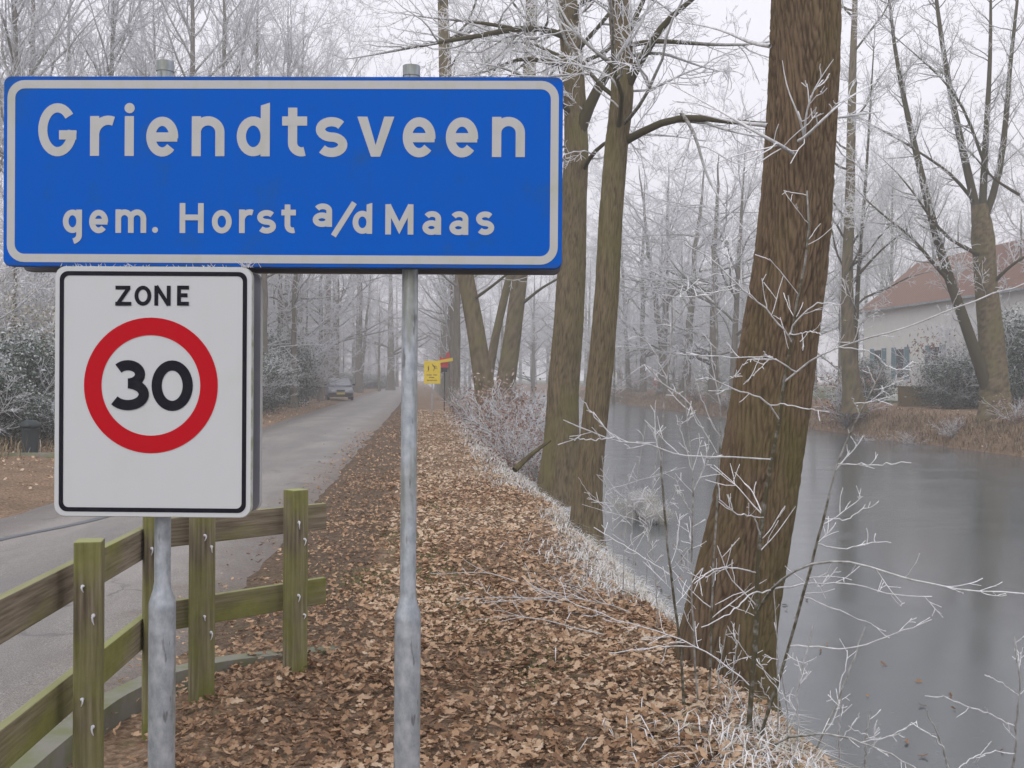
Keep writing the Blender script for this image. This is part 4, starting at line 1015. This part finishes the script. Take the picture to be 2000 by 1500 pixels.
for px, d, s in [(985, 24, 1.25), (1020, 21, 1.0), (955, 27, 1.0), (1040, 25, 1.3), (1000, 18.5, .65), (940, 31, .9), (1010, 29, 1.3), (1045, 18.0, .7), (905, 38, .9)]:
    shrub(BE, px, d, s, 'frosted bush with brown dead leaves at the foot of the canal trees', GBe, 'brown_leaved_bush')
shrub(EV, 1850, 43, 1.25, 'rounded dark evergreen bush left of the big far-bank tree', sz=.85)
shrub(EV, 1895, 46, 1.1, 'dark evergreen bush behind the big far-bank tree', sz=.9)
shrub(EV, 1990, 42, 1.7, 'evergreen bush at the right photo edge beyond the canal', sz=1.6)
shrub(BE, 1835, 48, 1.8, 'bare brownish bush in front of the house wall', sz=2.2)
shrub(FS, 1980, 45, 1.8, 'bare frosted bush right of the big far-bank tree', sz=2.2)
shrub(EV, 1700, 54, 1.2, 'dark bush below the house window', sz=.9)
shrub(FS, 1248, 15.6, .32, 'frosted tuft of reeds standing in the ice beside the slim canal tree', sz=.22, z=-.5)
shrub(FS, 1285, 15.0, .22, 'small frosted tuft in the ice right of the larger tuft', sz=.15, z=-.5)
shrub(BE, 1655, 41, 1.6, 'brown-leaved bush at the foot of the twin-stemmed tree')
GFb = 'low brush on the far bank'
for px, d, s in [(1245, 88, 1.3), (1300, 77, 1.2), (1360, 66, 1.2), (1420, 58, 1.), (1460, 54, 1.), (1700, 36, .8), (1780, 34.5, .7), (1860, 33, .7), (1985, 31, .8)]:
    shrub(BE, px, d, s, 'low brown brush on the slope of the far bank', GFb, 'bank_brush', s * .7)

# ------------------------------------------------------------------ frosted saplings in front of the oak
def sapling(name, label, stems, seed, dens=5., group=None, kids_n=True):
    g = np.random.default_rng(seed)
    P = [polyline(trace(s[0]), 16) for s in stems]
    for q in range(len(P)):
        P[q][1:-1] += g.normal(0, .0025, (14, 3))
        if q:
            allp = np.concatenate(P[:q]); j = np.argmin(np.linalg.norm(allp - P[q][0], axis=1))
            P[q] += (allp[j] - P[q][0]) * np.linspace(1, 0, 16)[:, None] ** .7
    Rr = [np.linspace(s[1], s[2], 16) for s in stems]
    base = P[0][0].copy()
    root = obj(name, None, loc=base, label=label, cat='sapling', group=group)
    A, B = np.stack(P) - base, np.stack(Rr)
    for q in range(len(P)):
        a_, b_ = A[q:q + 1], B[q:q + 1] * (.85 if q == 0 else .66)
        b_ = b_ * g.uniform(.85, 1.2, b_.shape)
        L2 = kids(g, a_, b_, dens * 1.6, .2, 1, (.6, 1.2), .13 if q == 0 else .2, .07, .36, 7, .009, .0014, .09, .03)
        L3 = kids(g, *L2, 11, .2, 1, (.5, 1.2), .5, .03, .14, 4, .010, .0012, .11, .0)
        L2 = (L2[0], L2[1] * g.uniform(.75, 1.5, L2[1].shape)); L3 = (L3[0], L3[1] * g.uniform(.7, 1.6, L3[1].shape))
        b = Buf()
        b.tubes(a_, b_, 8 if q == 0 else 6, np.clip(.42 - (b_ - .003) / .008, .03, .42) if q == 0 else np.clip(.72 - (b_ - .0026) / .006, .06, .72))
        b.tubes(*L2, 4, np.full(L2[1].shape, .8)); b.tubes(*L3, 4, np.full(L3[1].shape, .88))
        for LL, dn in ((L2, 55), (L3, 75), ((a_, b_), 25)):       # hoar needles
            N = kids(g, *LL, dn, .1, 1, (.5, 1.4), .0, .006, .017, 2, .08, .0005, .1, .05)
            b.tubes(N[0], np.maximum(N[1], .0004) * np.array([1.3, .4]), 3, np.full(N[1].shape, 1.2))
        nm = 'stem' if q == 0 else 'branch'
        obj(nm, b.mesh(nm, m_twig, True, 'frost'), parent=root)
    return root
D = 4.6
f3 = lambda pts, d0, d1: [(x_, y_, d0 + (d1 - d0) * i / max(1, len(pts) - 1)) for i, (x_, y_) in enumerate(pts)]
sapling('frosted_sapling', 'tallest frosted sapling, its dark stem crossing the oak trunk', [
    (f3([(1459, 1490), (1467, 1350), (1480, 1233), (1471, 1116), (1482, 1048), (1500, 945), (1516, 848), (1542, 736), (1538, 676), (1546, 628), (1560, 560), (1580, 492), (1606, 396), (1576, 372)], 4.75, 4.45), .0150, .0045),
    (f3([(1480, 1233), (1496, 1206), (1518, 1170), (1541, 1147), (1617, 1116), (1662, 1120), (1730, 1138), (1797, 1156), (1910, 1168), (2005, 1160)], 4.65, 4.1), .0095, .004),
    (f3([(1541, 1147), (1572, 1138), (1640, 1136), (1685, 1136), (1752, 1161), (1820, 1165)], 4.6, 4.9), .006, .0035),
    (f3([(1542, 734), (1584, 696), (1632, 672), (1692, 652), (1748, 640), (1804, 624), (1860, 602), (1892, 588), (1960, 564), (2020, 545)], 4.5, 4.0), .0065, .0035),
    (f3([(1538, 676), (1535, 662), (1496, 615), (1463, 585), (1436, 560), (1379, 500), (1338, 477)], 4.5, 4.2), .0055, .0035),
    (f3([(1436, 560), (1411, 560), (1370, 572), (1329, 579), (1293, 576)], 4.4, 4.6), .004, .003),
    (f3([(1433, 562), (1428, 520), (1424, 472)], 4.4, 4.4), .004, .003),
    (f3([(1540, 690), (1557, 653), (1579, 629), (1604, 604), (1645, 612), (1655, 575)], 4.5, 4.3), .005, .003),
    (f3([(1540, 690), (1580, 668), (1605, 655)], 4.5, 4.3), .004, .003),
    (f3([(1543, 736), (1516, 717), (1496, 703), (1408, 702), (1342, 692)], 4.5, 4.2), .005, .003),
    (f3([(1516, 717), (1497, 705), (1491, 686)], 4.45, 4.35), .004, .003),
    (f3([(1508, 888), (1452, 884), (1360, 885), (1312, 884), (1288, 864), (1260, 856), (1208, 864), (1160, 844), (1100, 820)], 4.55, 4.3), .0055, .0035),
    (f3([(1208, 864), (1180, 840), (1156, 812), (1132, 776)], 4.35, 4.3), .004, .003),
    (f3([(1208, 866), (1180, 868), (1140, 862), (1112, 856)], 4.35, 4.3), .004, .003),
    (f3([(1507, 851), (1488, 810), (1455, 791), (1414, 769), (1386, 747), (1364, 741)], 4.55, 4.3), .006, .0035),
    (f3([(1524, 813), (1549, 806), (1579, 810), (1620, 805)], 4.5, 4.4), .0045, .003),
    (f3([(1482, 1020), (1470, 985), (1440, 992), (1405, 976)], 4.55, 4.3), .005, .0032),
    (f3([(1471, 1108), (1430, 1100), (1390, 1105), (1356, 1140)], 4.6, 4.4), .005, .0032),
    (f3([(1476, 1160), (1440, 1165), (1415, 1200), (1370, 1225)], 4.6, 4.4), .005, .0032),
    (f3([(1466, 1330), (1420, 1290), (1356, 1248), (1275, 1223), (1190, 1202), (1105, 1170)], 4.7, 4.9), .005, .0028),
    (f3([(1356, 1248), (1300, 1250), (1240, 1262), (1190, 1275)], 4.75, 4.9), .005, .0032)], 61, 4.4)
sapling('frosted_sapling', 'slim frosted sapling left of the oak with a spray of twigs on top', [
    (f3([(1336, 1385), (1332, 1255), (1320, 1197), (1307, 1116), (1298, 1020), (1290, 888), (1296, 760), (1312, 696), (1322, 616), (1312, 577)], 4.95, 4.7), .0075, .0038),
    (f3([(1296, 758), (1264, 680), (1244, 660), (1228, 662)], 4.75, 4.6), .0045, .003), (f3([(1296, 756), (1275, 735), (1256, 712)], 4.75, 4.6), .004, .003),
    (f3([(1323, 612), (1340, 595), (1353, 574)], 4.7, 4.6), .004, .003), (f3([(1323, 612), (1300, 590), (1282, 572)], 4.7, 4.6), .004, .003),
    (f3([(1256, 760), (1296, 792), (1340, 808), (1360, 840), (1400, 884)], 4.6, 4.9), .0045, .003),
    (f3([(1307, 1116), (1250, 1080), (1200, 1050), (1160, 1030)], 4.9, 5.1), .004, .003)], 62, 3.5)
sapling('frosted_sapling', 'thin upright frosted sapling close to the left side of the oak', [
    (f3([(1365, 1390), (1352, 1242), (1350, 1100), (1354, 960), (1350, 896), (1340, 792), (1338, 740)], 5.0, 4.8), .006, .0035),
    (f3([(1352, 940), (1375, 900), (1385, 850)], 4.9, 4.8), .004, .003), (f3([(1350, 896), (1335, 850), (1320, 810)], 4.9, 4.8), .004, .003),
    (f3([(1350, 1000), (1330, 970), (1318, 930)], 4.9, 4.8), .004, .003)], 63, 6)
sapling('frosted_sapling', 'tall pale sapling stem in front of the far bank trees, left of the oak', [
    (f3([(1385, 1400), (1390, 1200), (1398, 1000), (1411, 835), (1411, 758), (1403, 714), (1395, 642), (1393, 565), (1392, 480)], 5.2, 5.0), .0065, .004),
    (f3([(1411, 770), (1398, 720), (1388, 660), (1375, 610)], 5.1, 5.), .004, .003), (f3([(1411, 760), (1430, 735), (1445, 735)], 5.1, 5.), .004, .003),
    (f3([(1408, 880), (1390, 850), (1370, 790), (1355, 730)], 5.1, 5.), .004, .003)], 64, 3.5)
sapling('frosted_sapling', 'frosted sapling leaning right over the ice beside the oak', [
    (f3([(1480, 1460), (1514, 1350), (1545, 1251), (1577, 1134), (1595, 1066), (1622, 958), (1638, 896), (1672, 820), (1684, 796), (1712, 732), (1728, 712)], 4.7, 4.4), .0095, .0038),
    (f3([(1631, 925), (1707, 922), (1780, 904)], 4.5, 4.3), .0045, .003), (f3([(1548, 1251), (1662, 1260), (1752, 1235), (1820, 1210)], 4.6, 4.3), .005, .003),
    (f3([(1570, 1161), (1595, 1170), (1685, 1210), (1730, 1233)], 4.6, 4.8), .0045, .003), (f3([(1712, 732), (1690, 702), (1640, 684), (1630, 676)], 4.4, 4.3), .004, .003),
    (f3([(1712, 735), (1740, 738), (1780, 725)], 4.4, 4.3), .004, .003), (f3([(1590, 1085), (1640, 1090), (1700, 1070), (1740, 1060)], 4.55, 4.7), .005, .003), (f3([(1612, 1000), (1660, 1010), (1690, 985)], 4.5, 4.6), .004, .003),
    (f3([(1684, 796), (1665, 775)], 4.4, 4.4), .004, .003), (f3([(1690, 796), (1720, 790), (1752, 772)], 4.4, 4.3), .004, .003)], 65, 4.)
sapling('frosted_sapling', 'small frosted sapling rising from the waterline right of the oak', [
    (f3([(1590, 1470), (1640, 1363), (1671, 1273), (1690, 1224)], 4.7, 4.6), .0055, .003), (f3([(1595, 1455), (1630, 1400), (1655, 1270)], 4.7, 4.8), .005, .003)], 66, 7)
sapling('frosted_sapling', 'frosted sprig at the lower right photo corner over the ice', [
    (f3([(1977, 1540), (1986, 1395), (1993, 1327), (1980, 1242)], 4.3, 4.2), .006, .0032), (f3([(1982, 1404), (1923, 1381), (1842, 1359)], 4.3, 4.2), .0045, .003),
    (f3([(1991, 1354), (1955, 1330), (1923, 1318)], 4.3, 4.2), .004, .003)], 67, 4)
sapling('frosted_sapling', 'low arching frosted branch over the ice at the bottom edge', [
    (f3([(1510, 1455), (1560, 1432), (1631, 1435), (1698, 1453), (1752, 1478), (1800, 1510)], 4.5, 4.2), .006, .0035), (f3([(1690, 1450), (1740, 1440), (1790, 1410)], 4.4, 4.2), .004, .003)], 68, 6)
sapling('frosted_sapling', 'short forked frosted sprig at the bottom edge, left of the corner sprig', [(f3([(1860, 1530), (1838, 1449), (1811, 1390)], 4.2, 4.1), .005, .003),
    (f3([(1838, 1449), (1820, 1430), (1797, 1424)], 4.2, 4.1), .004, .003), (f3([(1855, 1515), (1890, 1480), (1945, 1465)], 4.2, 4.2), .004, .003)], 69, 5)
GS = 'frosted shoots on the bank slope'
for i, (px, py, d, h) in enumerate([(1215, 1180, 7.6, 260), (1240, 1160, 8.0, 330), (1262, 1140, 8.3, 300), (1200, 1120, 8.8, 220), (1285, 1230, 6.6, 220), (1430, 1420, 5.2, 200), (1400, 1390, 5.4, 160), (1540, 1480, 4.8, 200), (1560, 1480, 4.6, 260), (1520, 1470, 4.9, 330), (1180, 1060, 9.8, 170), (1640, 1490, 4.6, 130), (1690, 1500, 4.5, 110)]):
    r = random.Random(i)
    sapling('frosted_shoot', 'thin frosted shoot on the canal bank slope between the trunks', [
        (f3([(px, py), (px + r.uniform(-8, 8), py - h * .5), (px + r.uniform(-30, 30), py - h)], d, d - .1), .0042, .0026),
        (f3([(px, py - h * .4), (px + r.choice((-1, 1)) * h * .2, py - h * .6), (px + r.choice((-1, 1)) * h * .3, py - h * .75)], d, d - .1), .003, .0024)], 100 + i, 6, GS)
# frosted fallen branches on the leaf slope
fb = 0
for px, py, d, ang, ln in [(1180, 1260, 6.2, 2.6, .9), (1230, 1190, 6.9, 2.9, 1.0), (1100, 1200, 7.0, 3.0, .7), (1010, 1150, 7.8, 2.8, .6)]:
    g = np.random.default_rng(200 + fb)
    p0 = at(px, py, d); x0, y0 = p0[0], p0[1]
    q = np.linspace(0, 1, 10)
    xs = x0 + math.cos(ang) * ln * q; ys = y0 + math.sin(ang) * ln * .5 * q
    P = np.c_[xs, ys, zground(xs, ys) + .04 + .05 * np.sin(q * 3)][None]; Rr = np.linspace(.0042, .0018, 10)[None]
    base = P[0, 0].copy(); P = P - base
    L2 = kids(g, P, Rr, 7, .1, 1, (.4, 1.), .4, .1, .35, 6, .010, .0016, .16, .03); L3 = kids(g, *L2, 8, .2, 1, (.5, 1.), .4, .04, .12, 3, .010, .0015, .16, 0)
    b = Buf(); b.tubes(P, Rr, 5, .45)
    b.tubes(*L2, 4, np.full(L2[1].shape, .62)); b.tubes(*L3, 4, np.full(L3[1].shape, .7))
    obj('fallen_branch', b.mesh('fallen_branch', m_twig, True, 'frost'), loc=base, label='frosted fallen branch lying on the brown leaves', cat='branch', group='frosted branches on the leaves'); fb += 1
# mossy stub beside the forked tree
b = Buf(); P = trace([(1005, 918, 14.6), (1040, 885, 14.8), (1075, 860, 15)]); c0 = P[0].copy()
b.tubes(polyline(P - c0, 8), np.linspace(.045, .02, 8), 8, .001)
obj('broken_branch', b.mesh('broken_branch', m_bark2, True), loc=c0, label='short mossy broken branch leaning on the forked tree', cat='branch')

# ------------------------------------------------------------------ litter bin
p = at(60, 740, 19.6)
bz = float(zground(p[0], p[1]))
bin_ = obj('litter_bin', None, loc=(p[0], p[1], bz), label='dark green cylindrical litter bin with domed lid', cat='bin')
b = Buf(); b.lathe([(.165, -.05), (.165, .03), (.14, .04), (.135, .06), (.15, .48), (.155, .5), (.12, .505)], (0, 0, 0), 28); obj('body', b.mesh('body', m_bin, True), parent=bin_)
b = Buf(); b.lathe([(.13, .50), (.18, .52), (.185, .56), (.15, .61), (.09, .645), (.0, .655)], (0, 0, 0), 28); ld = obj('lid', b.mesh('lid', m_bin, True), parent=bin_)
b = Buf(); b.lathe([(.02, .64), (.03, .66), (.028, .69), (.0, .70)], (0, 0, 0), 14); obj('knob', b.mesh('knob', m_bin, True), parent=ld)

# ------------------------------------------------------------------ yellow notice + red board
d = 43
p = at(844, 740, d)
yz = float(zground(p[0], p[1]))
ys_ = obj('yellow_notice', None, loc=(p[0], p[1], yz), label='yellow notice board with small dark figures on a thin post', cat='sign')
mpp = d / FPX
zof = lambda py: CAM_H - (py - 737.5) * mpp - yz
b = Buf(); b.lathe([(.025, -.2), (.025, zof(745))], (0, 0.03, 0), 10); obj('post', b.mesh('post', m_galv, True), parent=ys_)
z0, z1 = zof(751), zof(706.5)
b = Buf(); b.box((0, 0, (z0 + z1) / 2), (32 * mpp, .02, z1 - z0)); yb = bevel(obj('board', b.mesh('board', m_yellow), parent=ys_), .004)
def mark(x0_, x1_, y0_, y1_):
    b = Buf(); b.box(((x0_ + x1_) / 2 * mpp, -.012, (zof(y0_) + zof(y1_)) / 2), ((x1_ - x0_) * mpp, .003, abs(zof(y0_) - zof(y1_)))); obj('mark', b.mesh('mark', m_darkmark), parent=yb)
for row in ([(-10.5, -9), (-8.2, -6.6), (-5.8, -4), (-3.2, -1.2), (2.5, 4.2), (5, 7), (7.8, 9.5)],):
    for a, c in row: mark(a, c, 733, 735)
for a, c in [(-5.5, -3.6), (-2.8, -1), (-.2, 1.6), (2.2, 3.8)]: mark(a, c, 738, 740)
for a, c in [(-10, -8), (-7.3, -5.5), (-4.8, -2.8), (-2, -.4), (.4, 2.2), (3, 4.8), (5.6, 7.2), (7.8, 9)]: mark(a, c, 743.5, 745.3)
b = Buf()
def fig(pts, r_):
    q = np.array([[x_ * mpp, -.012, zof(y_)] for x_, y_ in pts]); b.tubes(q, np.full(len(q), r_ * mpp), 5)
fig([(-7.5, 718), (-7, 722), (-7, 724.5)], 1.1); fig([(-7, 724), (-8.5, 727.5)], .4); fig([(-7, 716.3), (-6.9, 717.4)], .9)
obj('pictogram', b.mesh('pictogram', m_darkmark), parent=yb)
b = Buf()
fig([(1, 715), (3, 716.5), (4.5, 719), (5, 721)], 1.1); fig([(5, 720.5), (3.5, 723), (2.5, 726)], .5); fig([(5, 720.5), (8, 721.8), (11, 722)], .4); fig([(4, 717), (7, 716.8), (9, 719)], .5); fig([(-.5, 713), (1, 713.6)], .9)
obj('pictogram', b.mesh('pictogram', m_darkmark), parent=yb)

d = 46.5; mpp = d / FPX
p = at(868, 740, d); yz = float(zground(p[0], p[1]))
rs = obj('arrow_signpost', None, loc=(p[0], p[1], yz), label='red board with dark base and yellow arrow on one thin post', cat='sign')
b = Buf(); b.lathe([(.022, -.2), (.022, zof(700))], (0, .06, 0), 10); obj('post', b.mesh('post', m_rubber, True), parent=rs)
def board(name, pts, y0, y1, mat):
    b = Buf(); b.prism([(x_ * mpp, zof(y_)) for x_, y_ in pts], y0, y1); return obj(name, b.mesh(name, mat), parent=rs)
board('red_board', [(-9.5, 704), (-7, 719), (6.5, 719), (8.5, 704)], 0, .04, m_redboard)
board('red_top', [(3.5, 690.5), (4, 703.8), (9.5, 703.8), (9.8, 690)], 0, .04, m_redboard)
board('red_edge', [(-9.5, 697), (-9.5, 703.8), (3.3, 703.8), (3.3, 700.5), (-8, 700)], 0, .04, m_redboard)
board('dark_base', [(-7, 719.2), (-6, 728), (5, 728), (6.5, 719.2)], 0, .04, m_rubber)
board('arrow_board', [(-13, 706), (-12, 711), (16, 706.5), (21, 702.5), (16, 700)], -.06, -.03, m_yellow)

# ------------------------------------------------------------------ parked cars
def car(name, label, loc, rz, paint, s=1.):
    root = obj(name, None, loc=loc, rot=(0, 0, rz), scale=(s, s, s), label=label, cat='car')
    # local: front towards -Y, x right; length 4.2, width 1.68, height 1.40
    def loft(sec):
        b = Buf(); n = len(sec[0]); V = np.concatenate(sec); m_ = len(sec); idx = np.arange(m_ * n).reshape(m_, n); nx_ = np.roll(idx, -1, 1)
        Qd = np.stack([idx[:-1], idx[1:], nx_[1:], nx_[:-1]], -1).reshape(-1, 4)
        c0 = len(V); V = np.r_[V, [sec[0].mean(0), sec[-1].mean(0)]]
        i = np.arange(n); j = (i + 1) % n
        b.add(V, Qd, np.r_[np.stack([i, j, np.full(n, c0)], 1), np.stack([j + (m_ - 1) * n, i + (m_ - 1) * n, np.full(n, c0 + 1)], 1)]); return b
    def sec(y, zb, zt, wb, wt):
        h = zt - zb
        p = [(-wb, zb + .08), (-wb * .94, zb), (wb * .94, zb), (wb, zb + .08), (wb, zb + h * .62), (wt, zt - .03), (wt * .88, zt), (-wt * .88, zt), (-wt, zt - .03), (-wb, zb + h * .62)]
        return np.array([[x_, y, z_] for x_, z_ in p])
    bd = loft([sec(-2.08, .32, .62, .70, .64), sec(-1.98, .24, .70, .80, .74), sec(-1.5, .2, .80, .83, .76), sec(-.75, .2, .90, .84, .78), (sec(.6, .2, .92, .84, .79)), sec(1.5, .22, .94, .83, .77), sec(2.0, .26, .92, .79, .72), sec(2.1, .4, .8, .72, .66)])
    o = obj('body', bd.mesh('body', paint, True), parent=root); bevel(o, .02)
    cb = loft([sec(-.98, .84, .90, .72, .70), sec(-.30, .84, 1.36, .74, .56), sec(.2, .84, 1.41, .75, .57), sec(1.0, .84, 1.38, .75, .56), sec(1.75, .86, .96, .72, .68)])
    obj('cabin', cb.mesh('cabin', paint, True), parent=root)
    def quad(nm, pts, mat, th=.012):
        p = np.array(pts, float); n_ = nrm(np.cross(p[1] - p[0], p[2] - p[0])); b = Buf(); V = np.r_[p + n_ * th, p - n_ * .004]
        b.add(V, [[0, 1, 2, 3], [7, 6, 5, 4], [0, 4, 5, 1], [1, 5, 6, 2], [2, 6, 7, 3], [3, 7, 4, 0]]); return obj(nm, b.mesh(nm, mat), parent=root)
    quad('windscreen', [(-.66, -.93, .93), (.66, -.93, .93), (.50, -.33, 1.345), (-.50, -.33, 1.345)], m_glass, .03)
    quad('rear_window', [(.62, 1.62, 1.0), (-.62, 1.62, 1.0), (-.48, 1.06, 1.36), (.48, 1.06, 1.36)], m_glass, .03)
    for sx in (-1, 1):
        q = [(sx * .755, -.66, .95), (sx * .755, 1.25, .97), (sx * .60, .95, 1.30), (sx * .60, -.22, 1.30)]
        quad('side_window', q if sx > 0 else q[::-1], m_glass, .02)
        hl = quad('headlight', [(sx * .42 - .16, -2.07, .55), (sx * .42 + .16, -2.05, .55), (sx * .42 + .16, -2.03, .68), (sx * .42 - .16, -2.05, .68)], m_lamp, .03)
        b = Buf(); b.box((sx * .90, -.62, .98), (.18, .08, .12)); bevel(obj('mirror', b.mesh('mirror', m_rubber), parent=root), .02)
        for wy in (-1.28, 1.25):
            b = Buf(); a = np.linspace(0, 2 * np.pi, 24, endpoint=False)
            prof = [(.20, -.085), (.29, -.085), (.31, -.06), (.31, .06), (.29, .085), (.20, .085)]
            b.lathe(prof, (0, 0, 0), 24)
            wh = obj('wheel', b.mesh('wheel', m_rubber, True), parent=root, loc=(sx * .745, wy, .31), rot=(0, math.pi / 2, 0))
            b = Buf(); b.lathe([(0, .07), (.12, .08), (.2, .06), (.2, -.06), (0, -.06)], (0, 0, 0), 20); obj('rim', b.mesh('rim', m_lamp, True), parent=wh)
    b = Buf(); b.box((0, -2.09, .40), (1.5, .12, .16)); bevel(obj('bumper', b.mesh('bumper', m_rubber), parent=root), .03)
    b = Buf(); b.box((0, -2.075, .61), (.5, .06, .10)); bevel(obj('grille', b.mesh('grille', m_rubber), parent=root), .01)
    b = Buf(); b.box((0, -2.16, .43), (.52, .015, .11)); obj('number_plate', b.mesh('number_plate', m_plate), parent=root)
    return root
p = at(655, 740, 68.5)
car('parked_car', 'dark grey car parked on the left verge facing the camera', (p[0], p[1] + 1.5, float(zground(p[0], p[1])) + .01), R_(12), m_carpaint)
p = at(1234, 740, 120)
car('parked_car', 'small red car behind the far canal bank', (p[0] + 3, p[1] + 6, .45), R_(80), m_carred)

# ------------------------------------------------------------------ house across the canal
hx, hy = 25.5 - SL * 50, 50
house = obj('house', None, loc=(hx, hy, .45), rot=(0, 0, math.atan(SL)), label='white house with red hipped tile roof behind the far-bank tree', cat='house')
# local: y along the canal, x away from it
y0, y1, xw, ez, rz_ = -14., 12.2, 5.2, 5.1, 7.75
b = Buf(); b.box((xw / 2, (y0 + y1) / 2, ez / 2), (xw, y1 - y0, ez)); obj('wall', b.mesh('wall', m_wall), parent=house)
o_ = .3
V = [(-o_, y0 - o_, ez - .1), (xw + o_, y0 - o_, ez - .1), (xw + o_, y1 + o_, ez - .1), (-o_, y1 + o_, ez - .1), (xw / 2, y0 - o_, rz_), (xw / 2, y1 - 1.1, rz_)]
roof = obj('roof', make_mesh('roof', V, [[3, 0, 4, 5], [1, 2, 5, 4]], [[2, 3, 5], [0, 1, 4]], mat=m_roof), parent=house)
sm = roof.modifiers.new('thickness', 'SOLIDIFY'); sm.thickness = .12
b = Buf(); b.box((-o_ - .04, (y0 + y1) / 2, ez - .14), (.1, y1 - y0 + .6, .1)); obj('gutter', b.mesh('gutter', m_galv), parent=roof)
for wy in (10.2, 7.4, 3.5, -1., -6.):
    b = Buf(); b.box((-.01, wy, 2.0), (.06, 1.0, 1.7)); wi = obj('window', b.mesh('window', m_wall), parent=house)
    b = Buf(); b.box((-.05, wy, 2.0), (.03, .86, 1.5)); obj('pane', b.mesh('pane', m_pane), parent=wi)
    for sgn in (-1, 1):
        b = Buf(); b.box((-.04, wy + sgn * .78, 2.0), (.05, .5, 1.7)); obj('shutter', b.mesh('shutter', m_shut), parent=wi)
# low timber-coloured wall on the lawn
p = at(1787, 740, 46)
b = Buf(); b.box((0, 0, .4), (1.35, .25, .8)); b.box((0, 0, .83), (1.45, .32, .06))
bevel(obj('garden_wall', b.mesh('garden_wall', m_brown), loc=(p[0], p[1], float(zground(p[0], p[1]))), rot=(0, 0, R_(-4)), label='low brown garden wall on the lawn below the house', cat='wall'), .01)
# pale house far beyond the alders
p = at(1212, 740, 150)
far = obj('far_house', None, loc=(p[0], p[1], .5), label='pale house glimpsed far behind the alders', cat='house')
b = Buf(); b.box((0, 0, 1.6), (6, 5, 3.2)); obj('wall', b.mesh('wall', m_wall), parent=far)
b = Buf(); b.prism([(-3.3, 3.2), (3.3, 3.2), (0, 6.2)], -2.8, 2.8); obj('roof', b.mesh('roof', m_galv), parent=far)
b = Buf(); b.box((.8, -2.52, 1.7), (1.1, .06, 1.2)); obj('window', b.mesh('window', m_pane), parent=far)
p = at(1462, 740, 110)
far = obj('far_house', None, loc=(p[0], p[1], .5), label='small house with red roof glimpsed left of the oak', cat='house')
b = Buf(); b.box((0, 0, 1.6), (7, 5, 3.2)); obj('wall', b.mesh('wall', m_wall), parent=far)
b = Buf(); b.prism([(-3.8, 3.2), (3.8, 3.2), (0, 6.)], -2.8, 2.8); obj('roof', b.mesh('roof', m_roof), parent=far)
b = Buf(); b.box((-.8, -2.52, 1.7), (1.1, .06, 1.2)); obj('window', b.mesh('window', m_pane), parent=far)

# ------------------------------------------------------------------ mist
HAZE = .0034
b = Buf(); b.box((0, 207, 16.0), (800, 460, 38))
hm = bpy.data.materials.new('mist'); hm.use_nodes = True
t = hm.node_tree; t.nodes.clear()
ou = t.nodes.new('ShaderNodeOutputMaterial'); pv = t.nodes.new('ShaderNodeVolumePrincipled')
pv.inputs['Color'].default_value = (.96, .96, .975, 1); pv.inputs['Density'].default_value = HAZE; pv.inputs['Anisotropy'].default_value = .2
t.links.new(pv.outputs['Volume'], ou.inputs['Volume'])
obj('haze', b.mesh('haze', hm), kind='stuff', label='pale winter mist filling the air')
print("TRIS", sum(len(m_.loops) - 2 * len(m_.polygons) for m_ in bpy.data.meshes))
